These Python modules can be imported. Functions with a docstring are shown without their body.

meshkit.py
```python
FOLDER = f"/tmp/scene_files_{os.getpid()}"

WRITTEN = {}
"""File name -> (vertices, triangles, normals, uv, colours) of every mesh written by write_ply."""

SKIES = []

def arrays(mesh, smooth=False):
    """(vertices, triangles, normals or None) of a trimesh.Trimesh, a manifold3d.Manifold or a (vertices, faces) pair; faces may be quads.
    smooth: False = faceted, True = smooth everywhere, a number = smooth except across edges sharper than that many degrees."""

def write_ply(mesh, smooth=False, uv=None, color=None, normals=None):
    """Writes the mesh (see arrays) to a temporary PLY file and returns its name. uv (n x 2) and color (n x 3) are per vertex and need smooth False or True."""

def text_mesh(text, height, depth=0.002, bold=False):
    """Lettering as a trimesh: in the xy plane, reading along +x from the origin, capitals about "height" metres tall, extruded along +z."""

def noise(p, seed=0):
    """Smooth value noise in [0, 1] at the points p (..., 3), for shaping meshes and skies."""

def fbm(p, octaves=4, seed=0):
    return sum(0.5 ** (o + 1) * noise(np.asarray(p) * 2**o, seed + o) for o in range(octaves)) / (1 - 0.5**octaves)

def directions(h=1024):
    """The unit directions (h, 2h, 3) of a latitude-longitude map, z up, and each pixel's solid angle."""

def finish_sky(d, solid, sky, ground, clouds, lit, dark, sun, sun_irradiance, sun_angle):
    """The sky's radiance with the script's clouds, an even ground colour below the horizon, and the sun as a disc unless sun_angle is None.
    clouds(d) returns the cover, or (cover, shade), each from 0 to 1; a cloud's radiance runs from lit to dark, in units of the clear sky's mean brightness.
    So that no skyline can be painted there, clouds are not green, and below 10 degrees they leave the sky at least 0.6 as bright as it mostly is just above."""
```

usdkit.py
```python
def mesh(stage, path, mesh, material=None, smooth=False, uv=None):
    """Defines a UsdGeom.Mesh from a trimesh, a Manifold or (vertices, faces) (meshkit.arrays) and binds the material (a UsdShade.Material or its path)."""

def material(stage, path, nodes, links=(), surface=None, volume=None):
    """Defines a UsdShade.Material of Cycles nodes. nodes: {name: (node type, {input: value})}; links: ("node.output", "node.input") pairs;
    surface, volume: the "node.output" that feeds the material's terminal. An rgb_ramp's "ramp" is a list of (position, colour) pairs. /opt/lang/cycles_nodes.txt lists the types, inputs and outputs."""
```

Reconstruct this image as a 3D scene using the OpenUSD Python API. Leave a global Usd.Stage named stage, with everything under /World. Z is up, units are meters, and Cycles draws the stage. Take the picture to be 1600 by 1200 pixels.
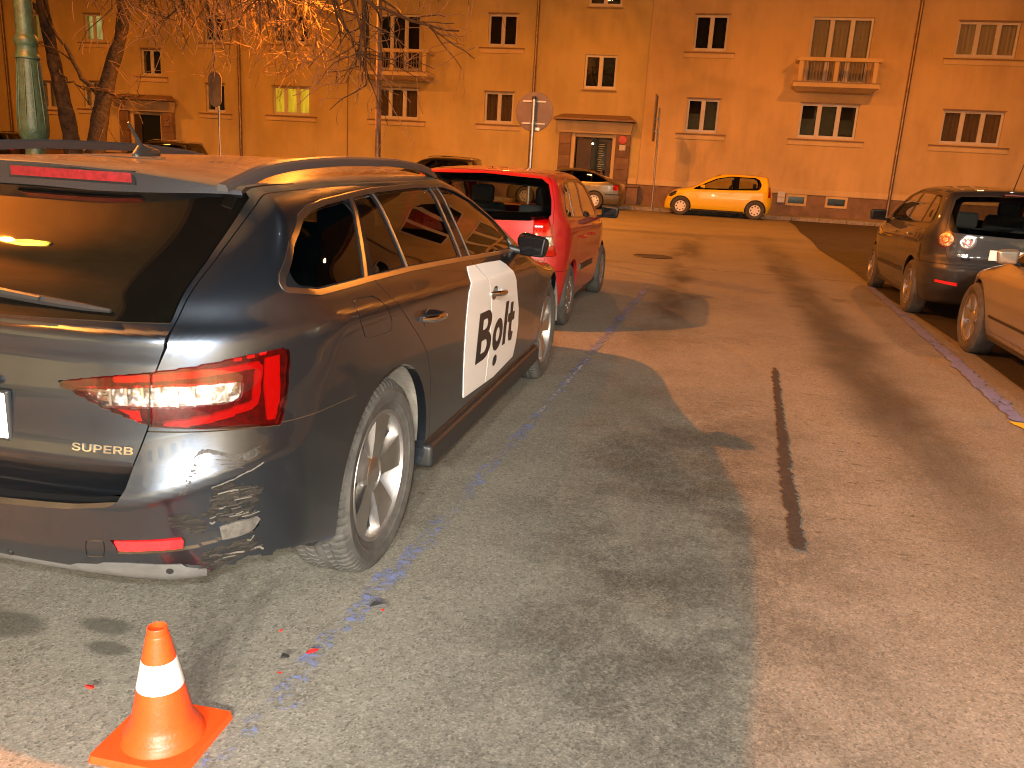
import math, random
import numpy as np
import trimesh, manifold3d as m3
import usdkit, meshkit
from scipy.interpolate import PchipInterpolator
from shapely.geometry import Polygon as ShPoly, box as sh_box
from pxr import Usd, UsdGeom, UsdLux, UsdShade, Gf, Sdf, Vt

stage = Usd.Stage.CreateInMemory()
UsdGeom.SetStageUpAxis(stage, "Z")
UsdGeom.SetStageMetersPerUnit(stage, 1.0)
stage.SetDefaultPrim(UsdGeom.Xform.Define(stage, "/World").GetPrim())
UsdGeom.Scope.Define(stage, "/World/Looks")
rng = np.random.default_rng(7)
PI = math.pi

# ---------------------------------------------------------------- camera
CAM_H = 1.417
yaw, pitch, roll = 0.220265, 0.257418, 0.058447          # to the left of +Y, downwards, tilted
fwd = np.array([-math.sin(yaw) * math.cos(pitch), math.cos(yaw) * math.cos(pitch), -math.sin(pitch)])
r0 = np.array([math.cos(yaw), math.sin(yaw), 0.0]); u0 = np.cross(r0, fwd)
right = math.cos(roll) * r0 + math.sin(roll) * u0; up = -math.sin(roll) * r0 + math.cos(roll) * u0
cam = UsdGeom.Camera.Define(stage, "/World/camera")
cam.CreateFocalLengthAttr(1291.8 / 1600 * 36.0)
cam.CreateHorizontalApertureAttr(36.0); cam.CreateVerticalApertureAttr(27.0)
cam.CreateClippingRangeAttr((0.05, 400.0))
cam.CreateExposureAttr(0.0)
M = Gf.Matrix4d(*right, 0, *up, 0, *(-fwd), 0, 0, 0, CAM_H, 1)
UsdGeom.Xformable(cam).AddTransformOp().Set(M)

# ---------------------------------------------------------------- night sky, faint moon
dome = UsdLux.DomeLight.Define(stage, "/World/sky")
dome.GetPrim().SetCustomDataByKey("kind", "structure")
sky = usdkit.material(stage, "/World/Looks/night_sky", {
    "s": ("sky_texture", {"sky_type": "single_scattering", "sun_disc": False, "sun_elevation": 0.10, "sun_rotation": -2.6}),
    "b": ("background_shader", {"strength": 0.0022})}, [("s.color", "b.color")], surface="b.background")
UsdShade.MaterialBindingAPI.Apply(dome.GetPrim()).Bind(sky)
moon = UsdLux.DistantLight.Define(stage, "/World/moon")
moon.CreateIntensityAttr(0.006); moon.CreateNormalizeAttr(True); moon.CreateAngleAttr(0.5); moon.CreateColorAttr(Gf.Vec3f(1, .95, .88))
UsdGeom.Xformable(moon).AddRotateXYZOp().Set(Gf.Vec3f(35, 0, 150))

# ---------------------------------------------------------------- the camera's flash and the colours of the street lamps
SODIUM = (1.0, 0.275, 0.028)
FLASH_POWER = 35.0
flash = UsdLux.DiskLight.Define(stage, "/World/camera_flash")
flash.CreateRadiusAttr(0.022); flash.CreateNormalizeAttr(True); flash.CreateIntensityAttr(FLASH_POWER); flash.CreateColorAttr(Gf.Vec3f(1, .98, .95))
fp = np.array([0, 0, CAM_H]) + up * 0.075 - right * 0.03 + fwd * 0.01
UsdGeom.Xformable(flash).AddTransformOp().Set(Gf.Matrix4d(*right, 0, *up, 0, *(-fwd), 0, *fp, 1))

def lamp_light(path, pos, power, color, radius=0.16, down=True):
    """the light of one lamp head: a disk that shines downwards"""
    l = UsdLux.DiskLight.Define(stage, path) if down else UsdLux.SphereLight.Define(stage, path)
    l.CreateRadiusAttr(radius); l.CreateNormalizeAttr(True); l.CreateIntensityAttr(power); l.CreateColorAttr(Gf.Vec3f(*color))
    UsdGeom.Xformable(l).AddTranslateOp().Set(Gf.Vec3d(*pos))
    return l
SOD_A, SOD_B, SOD_C = 2350.0, 950.0, 425.0
FILL_AT, FILL_P = (3.9, -14.0, 6.2), 7300.0
CONE_AT = (-1.172, 1.526, .0)
# ---------------------------------------------------------------- names, labels and meshes
taken = {}
def numbered(parent, name):
    k = taken.get((parent, name), 0); taken[(parent, name)] = k + 1
    return f"{parent}/{name}" if k == 0 else f"{parent}/{name}_{k:03d}"

def say(prim, label=None, cat=None, group=None, kind=None):
    for k, v in (("label", label), ("category", cat), ("group", group), ("kind", kind)):
        if v: prim.SetCustomDataByKey(k, v)

def thing(name, label, cat, loc=(0, 0, 0), rotz=0.0, group=None):
    path = numbered("/World", name)
    x = UsdGeom.Xform.Define(stage, path)
    x.AddTranslateOp().Set(Gf.Vec3d(*map(float, loc))); x.AddRotateZOp().Set(float(rotz))
    say(x.GetPrim(), label, cat, group)
    return path

def xf(parent, name, loc=(0, 0, 0), scale=None, label=None):
    path = numbered(parent, name)
    x = UsdGeom.Xform.Define(stage, path); x.AddTranslateOp().Set(Gf.Vec3d(*map(float, loc)))
    if scale: x.AddScaleOp().Set(Gf.Vec3f(*scale))
    say(x.GetPrim(), label)
    return path

def put(parent, name, mesh, mat, smooth=30, label=None, cat=None, group=None, kind=None, normals=None):
    """one Mesh prim under parent"""
    path = numbered(parent or "/World", name)
    if normals is not None:
        v, f = mesh
        m = usdkit.mesh(stage, path, (v, f), mat, False)
        m.CreateNormalsAttr(Vt.Vec3fArray.FromNumpy(np.asarray(normals, np.float32))); m.SetNormalsInterpolation("vertex")
    else:
        if isinstance(mesh, (list,)): mesh = cat_mesh(mesh)
        m = usdkit.mesh(stage, path, mesh, mat, smooth)
    say(m.GetPrim(), label, cat, group, kind)
    return path

def cat_mesh(ms):
    out = []
    for q in ms:
        if hasattr(q, "to_mesh"): q = mtri(q)
        if isinstance(q, tuple):
            v, f = np.asarray(q[0], float), np.asarray(q[1], int)
            if f.shape[1] == 4: f = np.vstack([f[:, [0, 1, 2]], f[:, [0, 2, 3]]])
            q = trimesh.Trimesh(v, f, process=False)
        out.append(q)
    return trimesh.util.concatenate(out)

def bx(x0, x1, y0, y1, z0, z1):
    m = trimesh.creation.box([x1 - x0, y1 - y0, z1 - z0]); m.apply_translation([(x0 + x1) / 2, (y0 + y1) / 2, (z0 + z1) / 2]); return m

def rbox(x0, x1, y0, y1, z0, z1, r=.01, n=8):
    """a box with rounded edges"""
    r = min(r, (x1 - x0) / 2.01, (y1 - y0) / 2.01, (z1 - z0) / 2.01)
    s = m3.Manifold.sphere(r, n)
    return m3.Manifold.batch_hull([s.translate([x, y, z]) for x in (x0 + r, x1 - r) for y in (y0 + r, y1 - r) for z in (z0 + r, z1 - r)])

def tube(pts, rad, sides=8, caps=True):
    p = np.asarray(pts, float); n = len(p); rad = np.broadcast_to(rad, (n,))
    t = np.gradient(p, axis=0); t /= np.linalg.norm(t, axis=1, keepdims=True) + 1e-12
    ref = np.array([0, 0, 1.0]) if abs(t[0, 2]) < .9 else np.array([1.0, 0, 0])
    a = np.cross(t, ref); a /= np.linalg.norm(a, axis=1, keepdims=True) + 1e-12
    b = np.cross(t, a); an = np.arange(sides) * 2 * PI / sides
    v = p[:, None] + rad[:, None, None] * (np.cos(an)[None, :, None] * a[:, None] + np.sin(an)[None, :, None] * b[:, None])
    i, j = np.meshgrid(np.arange(n - 1), np.arange(sides), indexing="ij")
    q = np.stack([i * sides + j, i * sides + (j + 1) % sides, (i + 1) * sides + (j + 1) % sides, (i + 1) * sides + j], -1).reshape(-1, 4)
    f = np.vstack([q[:, [0, 2, 1]], q[:, [0, 3, 2]]]); v = v.reshape(-1, 3)
    if caps:
        k = len(v); v = np.vstack([v, p[:1], p[-1:]]); j = np.arange(sides)
        f = np.vstack([f, np.stack([np.full(sides, k), (j + 1) % sides, j], 1)[:, ::-1], np.stack([np.full(sides, k + 1), (n - 1) * sides + j, (n - 1) * sides + (j + 1) % sides], 1)[:, ::-1]])
    return trimesh.Trimesh(v, f[:, ::-1], process=False)

def lathe(prof, n=32, axis="z"):
    """surface of revolution of (radius, height) points"""
    prof = np.asarray(prof, float); m = len(prof); an = np.arange(n) * 2 * PI / n
    v = np.stack([prof[:, None, 0] * np.cos(an), prof[:, None, 0] * np.sin(an), np.broadcast_to(prof[:, None, 1], (m, n))], -1).reshape(-1, 3)
    i, j = np.meshgrid(np.arange(m - 1), np.arange(n), indexing="ij")
    q = np.stack([i * n + j, i * n + (j + 1) % n, (i + 1) * n + (j + 1) % n, (i + 1) * n + j], -1).reshape(-1, 4)
    t = trimesh.Trimesh(v, np.vstack([q[:, [0, 1, 2]], q[:, [0, 2, 3]]]), process=False)
    if axis == "x": t.vertices = t.vertices[:, [2, 0, 1]]
    if axis == "y": t.vertices = t.vertices[:, [1, 2, 0]]
    return t

def plate(poly, h, holes=()):
    return trimesh.creation.extrude_polygon(ShPoly(poly, holes), h, engine="earcut")

# ---------------------------------------------------------------- materials
LK = "/World/Looks/"
def mat(name, color, rough=.5, metal=0.0, noise=None, bump=None, **kw):
    """principled material; noise=(scale, darker, lighter) mottles the colour; bump=(scale, distance)"""
    n = {"p": ("principled_bsdf", {"base_color": color, "roughness": rough, "metallic": metal, **kw})}; l = []
    if noise or bump: n["g"] = ("texture_coordinate", {})
    if noise:
        n["n"] = ("noise_texture", {"scale": noise[0], "detail": 5.0, "roughness": .6})
        n["r"] = ("rgb_ramp", {"ramp": [(.3, tuple(c * noise[1] for c in color)), (.7, tuple(min(1, c * noise[2]) for c in color))]})
        l += [("g.object", "n.vector"), ("n.fac", "r.fac"), ("r.color", "p.base_color")]
    if bump:
        n["bn"] = ("noise_texture", {"scale": bump[0], "detail": 4.0}); n["b"] = ("bump", {"distance": bump[1], "strength": 1.0})
        l += [("g.object", "bn.vector"), ("bn.fac", "b.height"), ("b.normal", "p.normal")]
    return usdkit.material(stage, LK + name, n, l, surface="p.BSDF")

def pane(name, tint, refl=1.0, rough=0.0, ior=1.5):
    """see-through glass: clear mixed with mirror by angle, the mirror on the outer faces only"""
    return usdkit.material(stage, LK + name, {
        "t": ("transparent_bsdf", {"color": tuple(c ** .5 for c in tint)}), "g": ("glossy_bsdf", {"color": (refl, refl, refl), "roughness": rough}), "b": ("geometry", {}),
        "f": ("fresnel", {"IOR": ior}), "inv": ("math", {"math_type": "subtract", "value1": 1.0}), "k": ("math", {"math_type": "multiply", "use_clamp": True}), "k2": ("math", {"math_type": "multiply", "value2": 1.7, "use_clamp": True}), "m": ("mix_closure", {})},
        [("b.backfacing", "inv.value2"), ("inv.value", "k.value1"), ("f.fac", "k2.value1"), ("k2.value", "k.value2"), ("k.value", "m.fac"), ("t.BSDF", "m.closure1"), ("g.BSDF", "m.closure2")], surface="m.closure")

def paint(name, color, metal=0.0, rough=.4, coat=1.0, dirt=0.12, top=.18):
    """car paint: clear coat over a base with fine flakes, and a thin film of road dust that is thicker near the ground"""
    return usdkit.material(stage, LK + name, {
        "g": ("texture_coordinate", {}), "n": ("noise_texture", {"scale": 7.0, "detail": 6.0, "roughness": .65}),
        "x": ("separate_xyz", {}), "h": ("map_range", {"from_min": .2, "from_max": .85, "to_min": 1.6, "to_max": .35, "clamp": True}),
        "m": ("math", {"math_type": "multiply"}), "m2": ("math", {"math_type": "multiply", "value2": dirt}),
        "c": ("mix_color", {"a": color, "b": (.20, .18, .15)}), "fl": ("noise_texture", {"scale": 900.0, "detail": 1.0}), "rr": ("map_range", {"from_min": .3, "from_max": .7, "to_min": rough - .06, "to_max": rough + .06}),
        "cr": ("math", {"math_type": "multiply_add", "value2": .16, "value3": .02}),
        "gn": ("geometry", {}), "sn": ("separate_xyz", {}), "tz": ("map_range", {"from_min": .80, "from_max": .99, "to_min": 0.0, "to_max": top, "clamp": True}), "tn": ("map_range", {"from_min": .3, "from_max": .7, "to_min": .7, "to_max": 1.25, "clamp": True}), "tf": ("math", {"math_type": "multiply"}),
        "dd": ("diffuse_bsdf", {"color": (.30, .20, .11)}), "mm": ("mix_closure", {}),  # dust on upward faces, its orange tint standing in for reflected lamplight
        "p": ("principled_bsdf", {"metallic": metal, "coat_weight": coat, "coat_roughness": .03})},
        [("g.object", "n.vector"), ("g.object", "x.vector"), ("x.z", "h.value"), ("n.fac", "m.value1"), ("h.result", "m.value2"), ("m.value", "m2.value1"), ("m2.value", "c.fac"), ("c.result", "p.base_color"),
         ("g.object", "fl.vector"), ("fl.fac", "rr.value"), ("rr.result", "p.roughness"), ("m2.value", "cr.value1"), ("cr.value", "p.coat_roughness"),
         ("gn.normal", "sn.vector"), ("sn.z", "tz.value"), ("n.fac", "tn.value"), ("tz.result", "tf.value1"), ("tn.result", "tf.value2"), ("tf.value", "mm.fac"), ("p.BSDF", "mm.closure1"), ("dd.BSDF", "mm.closure2")], surface="mm.closure")

MT = dict(
    chrome=mat("chrome", (.72, .72, .72), .12, 1.0), satin=mat("satin_chrome", (.42, .42, .43), .3, 1.0), silver=mat("alloy_silver", (.62, .61, .6), .3, 1.0, noise=(9, .8, 1.1)),
    alloy=mat("alloy_grey", (.36, .34, .33), .42, .85, noise=(14, .75, 1.1)), black=mat("black_plastic", (.018, .018, .018), .45, bump=(300, .0004)), gloss=mat("black_gloss", (.008, .008, .009), .06),
    grey=mat("grey_plastic", (.115, .115, .112), .5, noise=(20, .8, 1.15)), rubber=mat("tyre_rubber", (.058, .055, .05), .85, noise=(18, .7, 1.35), bump=(120, .001)),
    liner=mat("wheel_arch_liner", (.19, .17, .14), .9, noise=(10, .6, 1.2), bump=(60, .003)), cabin=mat("cabin_trim", (.015, .015, .016), .8), seat=mat("seat_cloth", (.03, .03, .032), .85, bump=(400, .001)),
    seatgrey=mat("seat_cloth_grey", (.07, .065, .06), .85, bump=(400, .001)),
    glass=pane("car_glass", (.74, .78, .74)), darkglass=pane("tinted_glass", (.16, .175, .165)), clearglass=pane("clear_glass", (.8, .84, .8)),
    redlens=pane("red_lens", (.70, .035, .04), 1.0, .02), clearlens=pane("clear_lens", (.92, .92, .92), 1.0, .02), amberlens=pane("amber_lens", (.9, .35, .04), 1.0, .02),
    redglow=mat("red_light_guide", (.38, .012, .014), .3, coat_weight=.6), reddark=mat("dark_red_lamp", (.07, .004, .004), .25, noise=(60, .4, 1.5), coat_weight=.8),
    redreflex=mat("red_reflector", (.70, .02, .025), .2, coat_weight=1.0, bump=(260, .0015)), reflector=mat("lamp_reflector", (.58, .58, .58), .10, 1.0, bump=(45, .012)),
    number_plate=mat("number_plate_white", (.88, .88, .86), .3), blue=mat("plate_blue", (.03, .08, .4), .4), decal=mat("white_film", (.85, .83, .82), .35, coat_weight=.3), ink=mat("black_film", (.012, .012, .012), .35),
    disc=mat("brake_disc", (.35, .33, .31), .4, 1.0, noise=(30, .7, 1.1)), under=mat("underbody", (.02, .02, .02), .9),
)
# ---------------------------------------------------------------- car body tools
def tab(pairs):
    xs, ys = zip(*pairs)
    f = PchipInterpolator(xs, ys)
    N = 2000; a, inv = xs[0], (N - 1) / (xs[-1] - xs[0]); Y = f(np.linspace(xs[0], xs[-1], N)); D = np.append(np.diff(Y), 0)
    def look(t):
        u = np.clip((np.asarray(t) - a) * inv, 0, N - 1.000001); i = u.astype(np.int32)
        return Y[i] + D[i] * (u - i)
    return look

def smax(a, b, k):
    h = np.clip(0.5 + 0.5 * (a - b) / k, 0, 1)
    return b + (a - b) * h + k * h * (1 - h)

def sstep(t, a, b):
    t = np.clip((t - a) / (b - a), 0, 1)
    return t * t * (3 - 2 * t)

def box_grid(lo, hi, step):
    """quads of a box surface, as welded triangles"""
    ns = [max(2, int(round((h - l) / s)) + 1) for l, h, s in zip(lo, hi, step)]
    ax = [np.linspace(l, h, n) for l, h, n in zip(lo, hi, ns)]
    V, F, off = [], [], 0
    for d in range(3):
        a, b = [(1, 2), (2, 0), (0, 1)][d]
        A, B = np.meshgrid(ax[a], ax[b], indexing="ij")
        na, nb = A.shape
        i, j = np.meshgrid(np.arange(na - 1), np.arange(nb - 1), indexing="ij")
        q = np.stack([i * nb + j, (i + 1) * nb + j, (i + 1) * nb + j + 1, i * nb + j + 1], -1).reshape(-1, 4)
        for s, end in ((1, hi[d]), (-1, lo[d])):
            P = np.zeros(A.shape + (3,)); P[..., a] = A; P[..., b] = B; P[..., d] = end
            qq = q if s > 0 else q[:, ::-1]
            V.append(P.reshape(-1, 3)); F.append(np.vstack([qq[:, [0, 1, 2]], qq[:, [0, 2, 3]]]) + off); off += len(V[-1])
    V, F = np.vstack(V), np.vstack(F)
    key = np.round(V * 1e5).astype(np.int64)
    _, first, inv = np.unique(key, axis=0, return_index=True, return_inverse=True)
    return V[first], inv.ravel()[F]

class Body:
    """An implicit car shell F(x, y, z) < 0 and its meshes at several depths."""
    def __init__(self, F, lo, hi, step, spine):
        self.F, (self.ya, self.yb, self.zc) = F, spine
        self.B, self.faces = box_grid(lo, hi, step)
        self.O = np.stack([0 * self.B[:, 0], np.clip(self.B[:, 1], self.ya, self.yb), np.full(len(self.B), self.zc)], 1)
    def at(self, iso):
        if iso != 0 and iso > -.045:                    # a small offset: along the shell's own normals
            if not hasattr(self, "_g"):
                self._p = self.at(0.0); g = self.grad(self._p); self._g = g / np.maximum((g * g).sum(1), .2)[:, None]
            return self._p + self._g * iso
        if iso == 0 and hasattr(self, "_p"): return self._p
        d = self.B - self.O
        a, b = np.zeros(len(d)), np.full(len(d), 1.25)
        for _ in range(26):
            m = (a + b) / 2
            P = self.O + d * m[:, None]
            out = self.F(P[:, 0], P[:, 1], P[:, 2]) > iso
            b = np.where(out, m, b); a = np.where(out, a, m)
        return self.O + d * a[:, None]
    def solid(self, iso=0.0):
        if not hasattr(self, "_s"): self._s = {}
        if iso not in self._s: self._s[iso] = manifold(self.at(iso), self.faces)
        return self._s[iso]
    def grad(self, P, e=2e-4):
        g = np.stack([self.F(*(P + e * np.eye(3)[k]).T) - self.F(*(P - e * np.eye(3)[k]).T) for k in range(3)], 1) / (2 * e)
        return g
    def project(self, P, iso=0.0, n=4):
        P = np.array(P, float)
        for _ in range(n):
            g = self.grad(P)
            P = P - g * ((self.F(*P.T) - iso) / np.maximum((g * g).sum(1), 1e-9))[:, None]
        return P

def manifold(v, f):
    return m3.Manifold(m3.Mesh(np.asarray(v, np.float32), np.asarray(f, np.uint32)))

def mtri(m):
    me = m.to_mesh()
    return np.array(me.vert_properties[:, :3], float), np.array(me.tri_verts, int)

def xprism(poly, x0, x1):
    """polygon of (y, z) swept along x"""
    cs = m3.CrossSection([np.asarray(poly, float)], m3.FillRule.NonZero)
    m = m3.Manifold.extrude(cs, x1 - x0)          # (y, z, x)
    return m.transform(np.array([[0, 0, 1, x0], [1, 0, 0, 0], [0, 1, 0, 0]], float))

def yprism(poly, y0, y1):
    """polygon of (x, z) swept along y"""
    cs = m3.CrossSection([np.asarray(poly, float)], m3.FillRule.NonZero)
    m = m3.Manifold.extrude(cs, y1 - y0)          # (x, z, y)
    return m.transform(np.array([[1, 0, 0, 0], [0, 0, 1, y0], [0, 1, 0, 0]], float))

def buf(poly, d, r=None):
    """grow (or shrink) a polygon; r rounds its corners"""
    g = ShPoly(poly)
    if not g.is_valid: g = g.buffer(0)
    if r: g = g.buffer(-r).buffer(2 * r).buffer(-r)
    g = g.buffer(d)
    if g.geom_type != "Polygon": g = max(g.geoms, key=lambda q: q.area)
    return np.array(g.exterior.coords)[:-1]

def ring(poly, d0, d1, r=None):
    """the band between two offsets of a polygon, as (outer, inner)"""
    return buf(poly, d1, r), buf(poly, d0, r)
def side_x(B, y, z, iso=0.0):
    """half width of the shell at (y, z)"""
    a, b = np.zeros(len(y)), np.full(len(y), 1.3)
    for _ in range(24):
        m = (a + b) / 2; out = B.F(m, y, z) > iso
        b = np.where(out, m, b); a = np.where(out, a, m)
    return a

def wrap_pt(B, phi, z, iso=0.0, yc=-.25, rmax=1.6):
    """points of the shell round the rear corner: phi = 0 looks straight back, pi/2 to the right"""
    a, b = np.zeros(len(phi)), np.full(len(phi), rmax)
    s, c = np.sin(phi), -np.cos(phi)
    for _ in range(24):
        m = (a + b) / 2; out = B.F(m * s, yc + m * c, z) > iso
        b = np.where(out, m, b); a = np.where(out, a, m)
    return np.stack([a * s, yc + a * c, z], 1)

def rear_pt(B, x, z, iso=0.0):
    a, b = np.zeros(len(x)), np.full(len(x), 1.6)
    for _ in range(24):
        m = (a + b) / 2; out = B.F(x, .4 - m, z) > iso
        b = np.where(out, m, b); a = np.where(out, a, m)
    return np.stack([x, .4 - a, z], 1)

def refine(v, f, edge):
    """split long edges, neighbours alike, so that no cracks open"""
    v, f = np.asarray(v, float), np.asarray(f, int)
    for _ in range(14):
        e = np.sort(np.stack([f[:, [0, 1]], f[:, [1, 2]], f[:, [2, 0]]], 1), axis=2)
        u, inv = np.unique(e.reshape(-1, 2), axis=0, return_inverse=True); inv = inv.reshape(-1, 3)
        longer = np.linalg.norm(v[u[:, 0]] - v[u[:, 1]], axis=1) > edge
        if not longer.any(): break
        mid = np.full(len(u), -1); mid[longer] = len(v) + np.arange(longer.sum())
        v = np.vstack([v, (v[u[longer, 0]] + v[u[longer, 1]]) / 2])
        m = mid[inv]; n = (m >= 0).sum(1); out = [f[n == 0]]
        for k in range(3):
            a, b, c = f[:, k], f[:, (k + 1) % 3], f[:, (k + 2) % 3]; ab, bc, ca = m[:, k], m[:, (k + 1) % 3], m[:, (k + 2) % 3]
            s = (n == 1) & (ab >= 0); out += [np.stack([a, ab, c], 1)[s], np.stack([ab, b, c], 1)[s]]
            s = (n == 2) & (ca < 0); out += [np.stack([ab, b, bc], 1)[s], np.stack([a, ab, bc], 1)[s], np.stack([a, bc, c], 1)[s]]
        s = n == 3; a, b, c = f[s].T; ab, bc, ca = m[s].T
        out += [np.stack(q, 1) for q in ((a, ab, ca), (ab, b, bc), (ca, bc, c), (ab, bc, ca))]
        f = np.vstack(out)
    return v, f

def flat_tris(poly, edge):
    """a polygon as fine triangles"""
    g = poly if hasattr(poly, "exterior") else ShPoly(poly)
    if not g.is_valid: g = g.buffer(0)
    if g.geom_type != "Polygon": g = max(g.geoms, key=lambda q: q.area)
    v, f = trimesh.creation.triangulate_polygon(g, engine="earcut")
    a, b = v[f[:, 1]] - v[f[:, 0]], v[f[:, 2]] - v[f[:, 0]]; f = f[np.abs(a[:, 0] * b[:, 1] - a[:, 1] * b[:, 0]) > 1e-14]
    return refine(v, f, edge)

def patch(poly, where, edge, h=.0015):
    """a thin film or bar laid on the shell. where(a, b, iso) gives points; h is how far it stands proud; its rim runs down into the shell"""
    v, f = flat_tris(poly, edge)
    P, Q = where(v[:, 0], v[:, 1], h), where(v[:, 0], v[:, 1], -.004)
    n = np.cross(P[f[:, 1]] - P[f[:, 0]], P[f[:, 2]] - P[f[:, 0]]).sum(0)
    if n @ (P - Q).sum(0) < 0: f = f[:, ::-1]
    e = np.sort(np.vstack([f[:, [0, 1]], f[:, [1, 2]], f[:, [2, 0]]]), axis=1)
    d = np.vstack([f[:, [0, 1]], f[:, [1, 2]], f[:, [2, 0]]])
    _, first, cnt = np.unique(e, axis=0, return_index=True, return_counts=True)
    bd = d[first[cnt == 1]]; k = len(v)
    rim = np.vstack([np.stack([bd[:, 0], bd[:, 0] + k, bd[:, 1]], 1), np.stack([bd[:, 1], bd[:, 0] + k, bd[:, 1] + k], 1)])
    return np.vstack([P, Q]), np.vstack([f, rim])

def wedge(poly, yc=-.25, r0=.3, r1=1.5, edge=.06):
    """polygon of (phi, z) swept outwards from the vertical axis at y = yc: the cutter for whatever wraps the rear corner"""
    v, f = flat_tris(poly, edge)
    a, b = v[f[:, 1]] - v[f[:, 0]], v[f[:, 2]] - v[f[:, 0]]
    if (a[:, 0] * b[:, 1] - a[:, 1] * b[:, 0]).sum() < 0: f = f[:, ::-1]
    s, c, z = np.sin(v[:, 0]), -np.cos(v[:, 0]), v[:, 1]
    In, Out = np.stack([r0 * s, yc + r0 * c, z], 1), np.stack([r1 * s, yc + r1 * c, z], 1)
    d = np.vstack([f[:, [0, 1]], f[:, [1, 2]], f[:, [2, 0]]]); e = np.sort(d, axis=1)
    _, first, cnt = np.unique(e, axis=0, return_index=True, return_counts=True)
    bd = d[first[cnt == 1]]; k = len(v)
    F = np.vstack([f + k, f[:, ::-1], np.stack([bd[:, 0], bd[:, 1], bd[:, 1] + k], 1), np.stack([bd[:, 0], bd[:, 1] + k, bd[:, 0] + k], 1)])
    m = manifold(np.vstack([In, Out]), F)
    if m.volume() < 0: m = manifold(np.vstack([In, Out]), F[:, ::-1])
    return m

def shell_mesh(B, m, iso=0.0, tol=.0016, inner=None):
    """(vertices, faces, normals): where the surface follows the shell its normals come from the shell itself, elsewhere it is faceted"""
    v, f = mtri(m)
    if len(f) == 0: return v, f, v
    a = np.cross(v[f[:, 1]] - v[f[:, 0]], v[f[:, 2]] - v[f[:, 0]]); L = np.linalg.norm(a, axis=1)
    f, a, L = f[L > 1e-12], a[L > 1e-12], L[L > 1e-12]; a = a / L[:, None]
    g = B.grad(v); g /= np.linalg.norm(g, axis=1, keepdims=True) + 1e-12
    on = np.abs(B.F(*v.T) - iso) < tol
    of = on[f].all(1) & ((g[f].mean(1) * a).sum(1) > .72)
    used, inv = np.unique(f[of], return_inverse=True)
    V1, N1, F1 = v[used], g[used], inv.reshape(-1, 3)
    F2 = f[~of]; V2 = v[F2].reshape(-1, 3); N2 = np.repeat(a[~of], 3, 0)
    return np.vstack([V1, V2]), np.vstack([F1, np.arange(len(V2)).reshape(-1, 3) + len(V1)]), np.vstack([N1, N2])

def mirrored(t):
    v, f, n = t; s = np.array([-1, 1, 1.0]); return v * s, f[:, ::-1], n * s

def mirror_m(m):
    return m.mirror([1, 0, 0])

def put_shell(parent, name, B, m, mt, iso=0.0, both=False, **kw):
    t = shell_mesh(B, m, iso)
    p = put(parent, name, (t[0], t[1]), mt, normals=t[2], **kw)
    if both:
        t = mirrored(t); put(parent, name, (t[0], t[1]), mt, normals=t[2], **kw)
    return p

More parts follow.
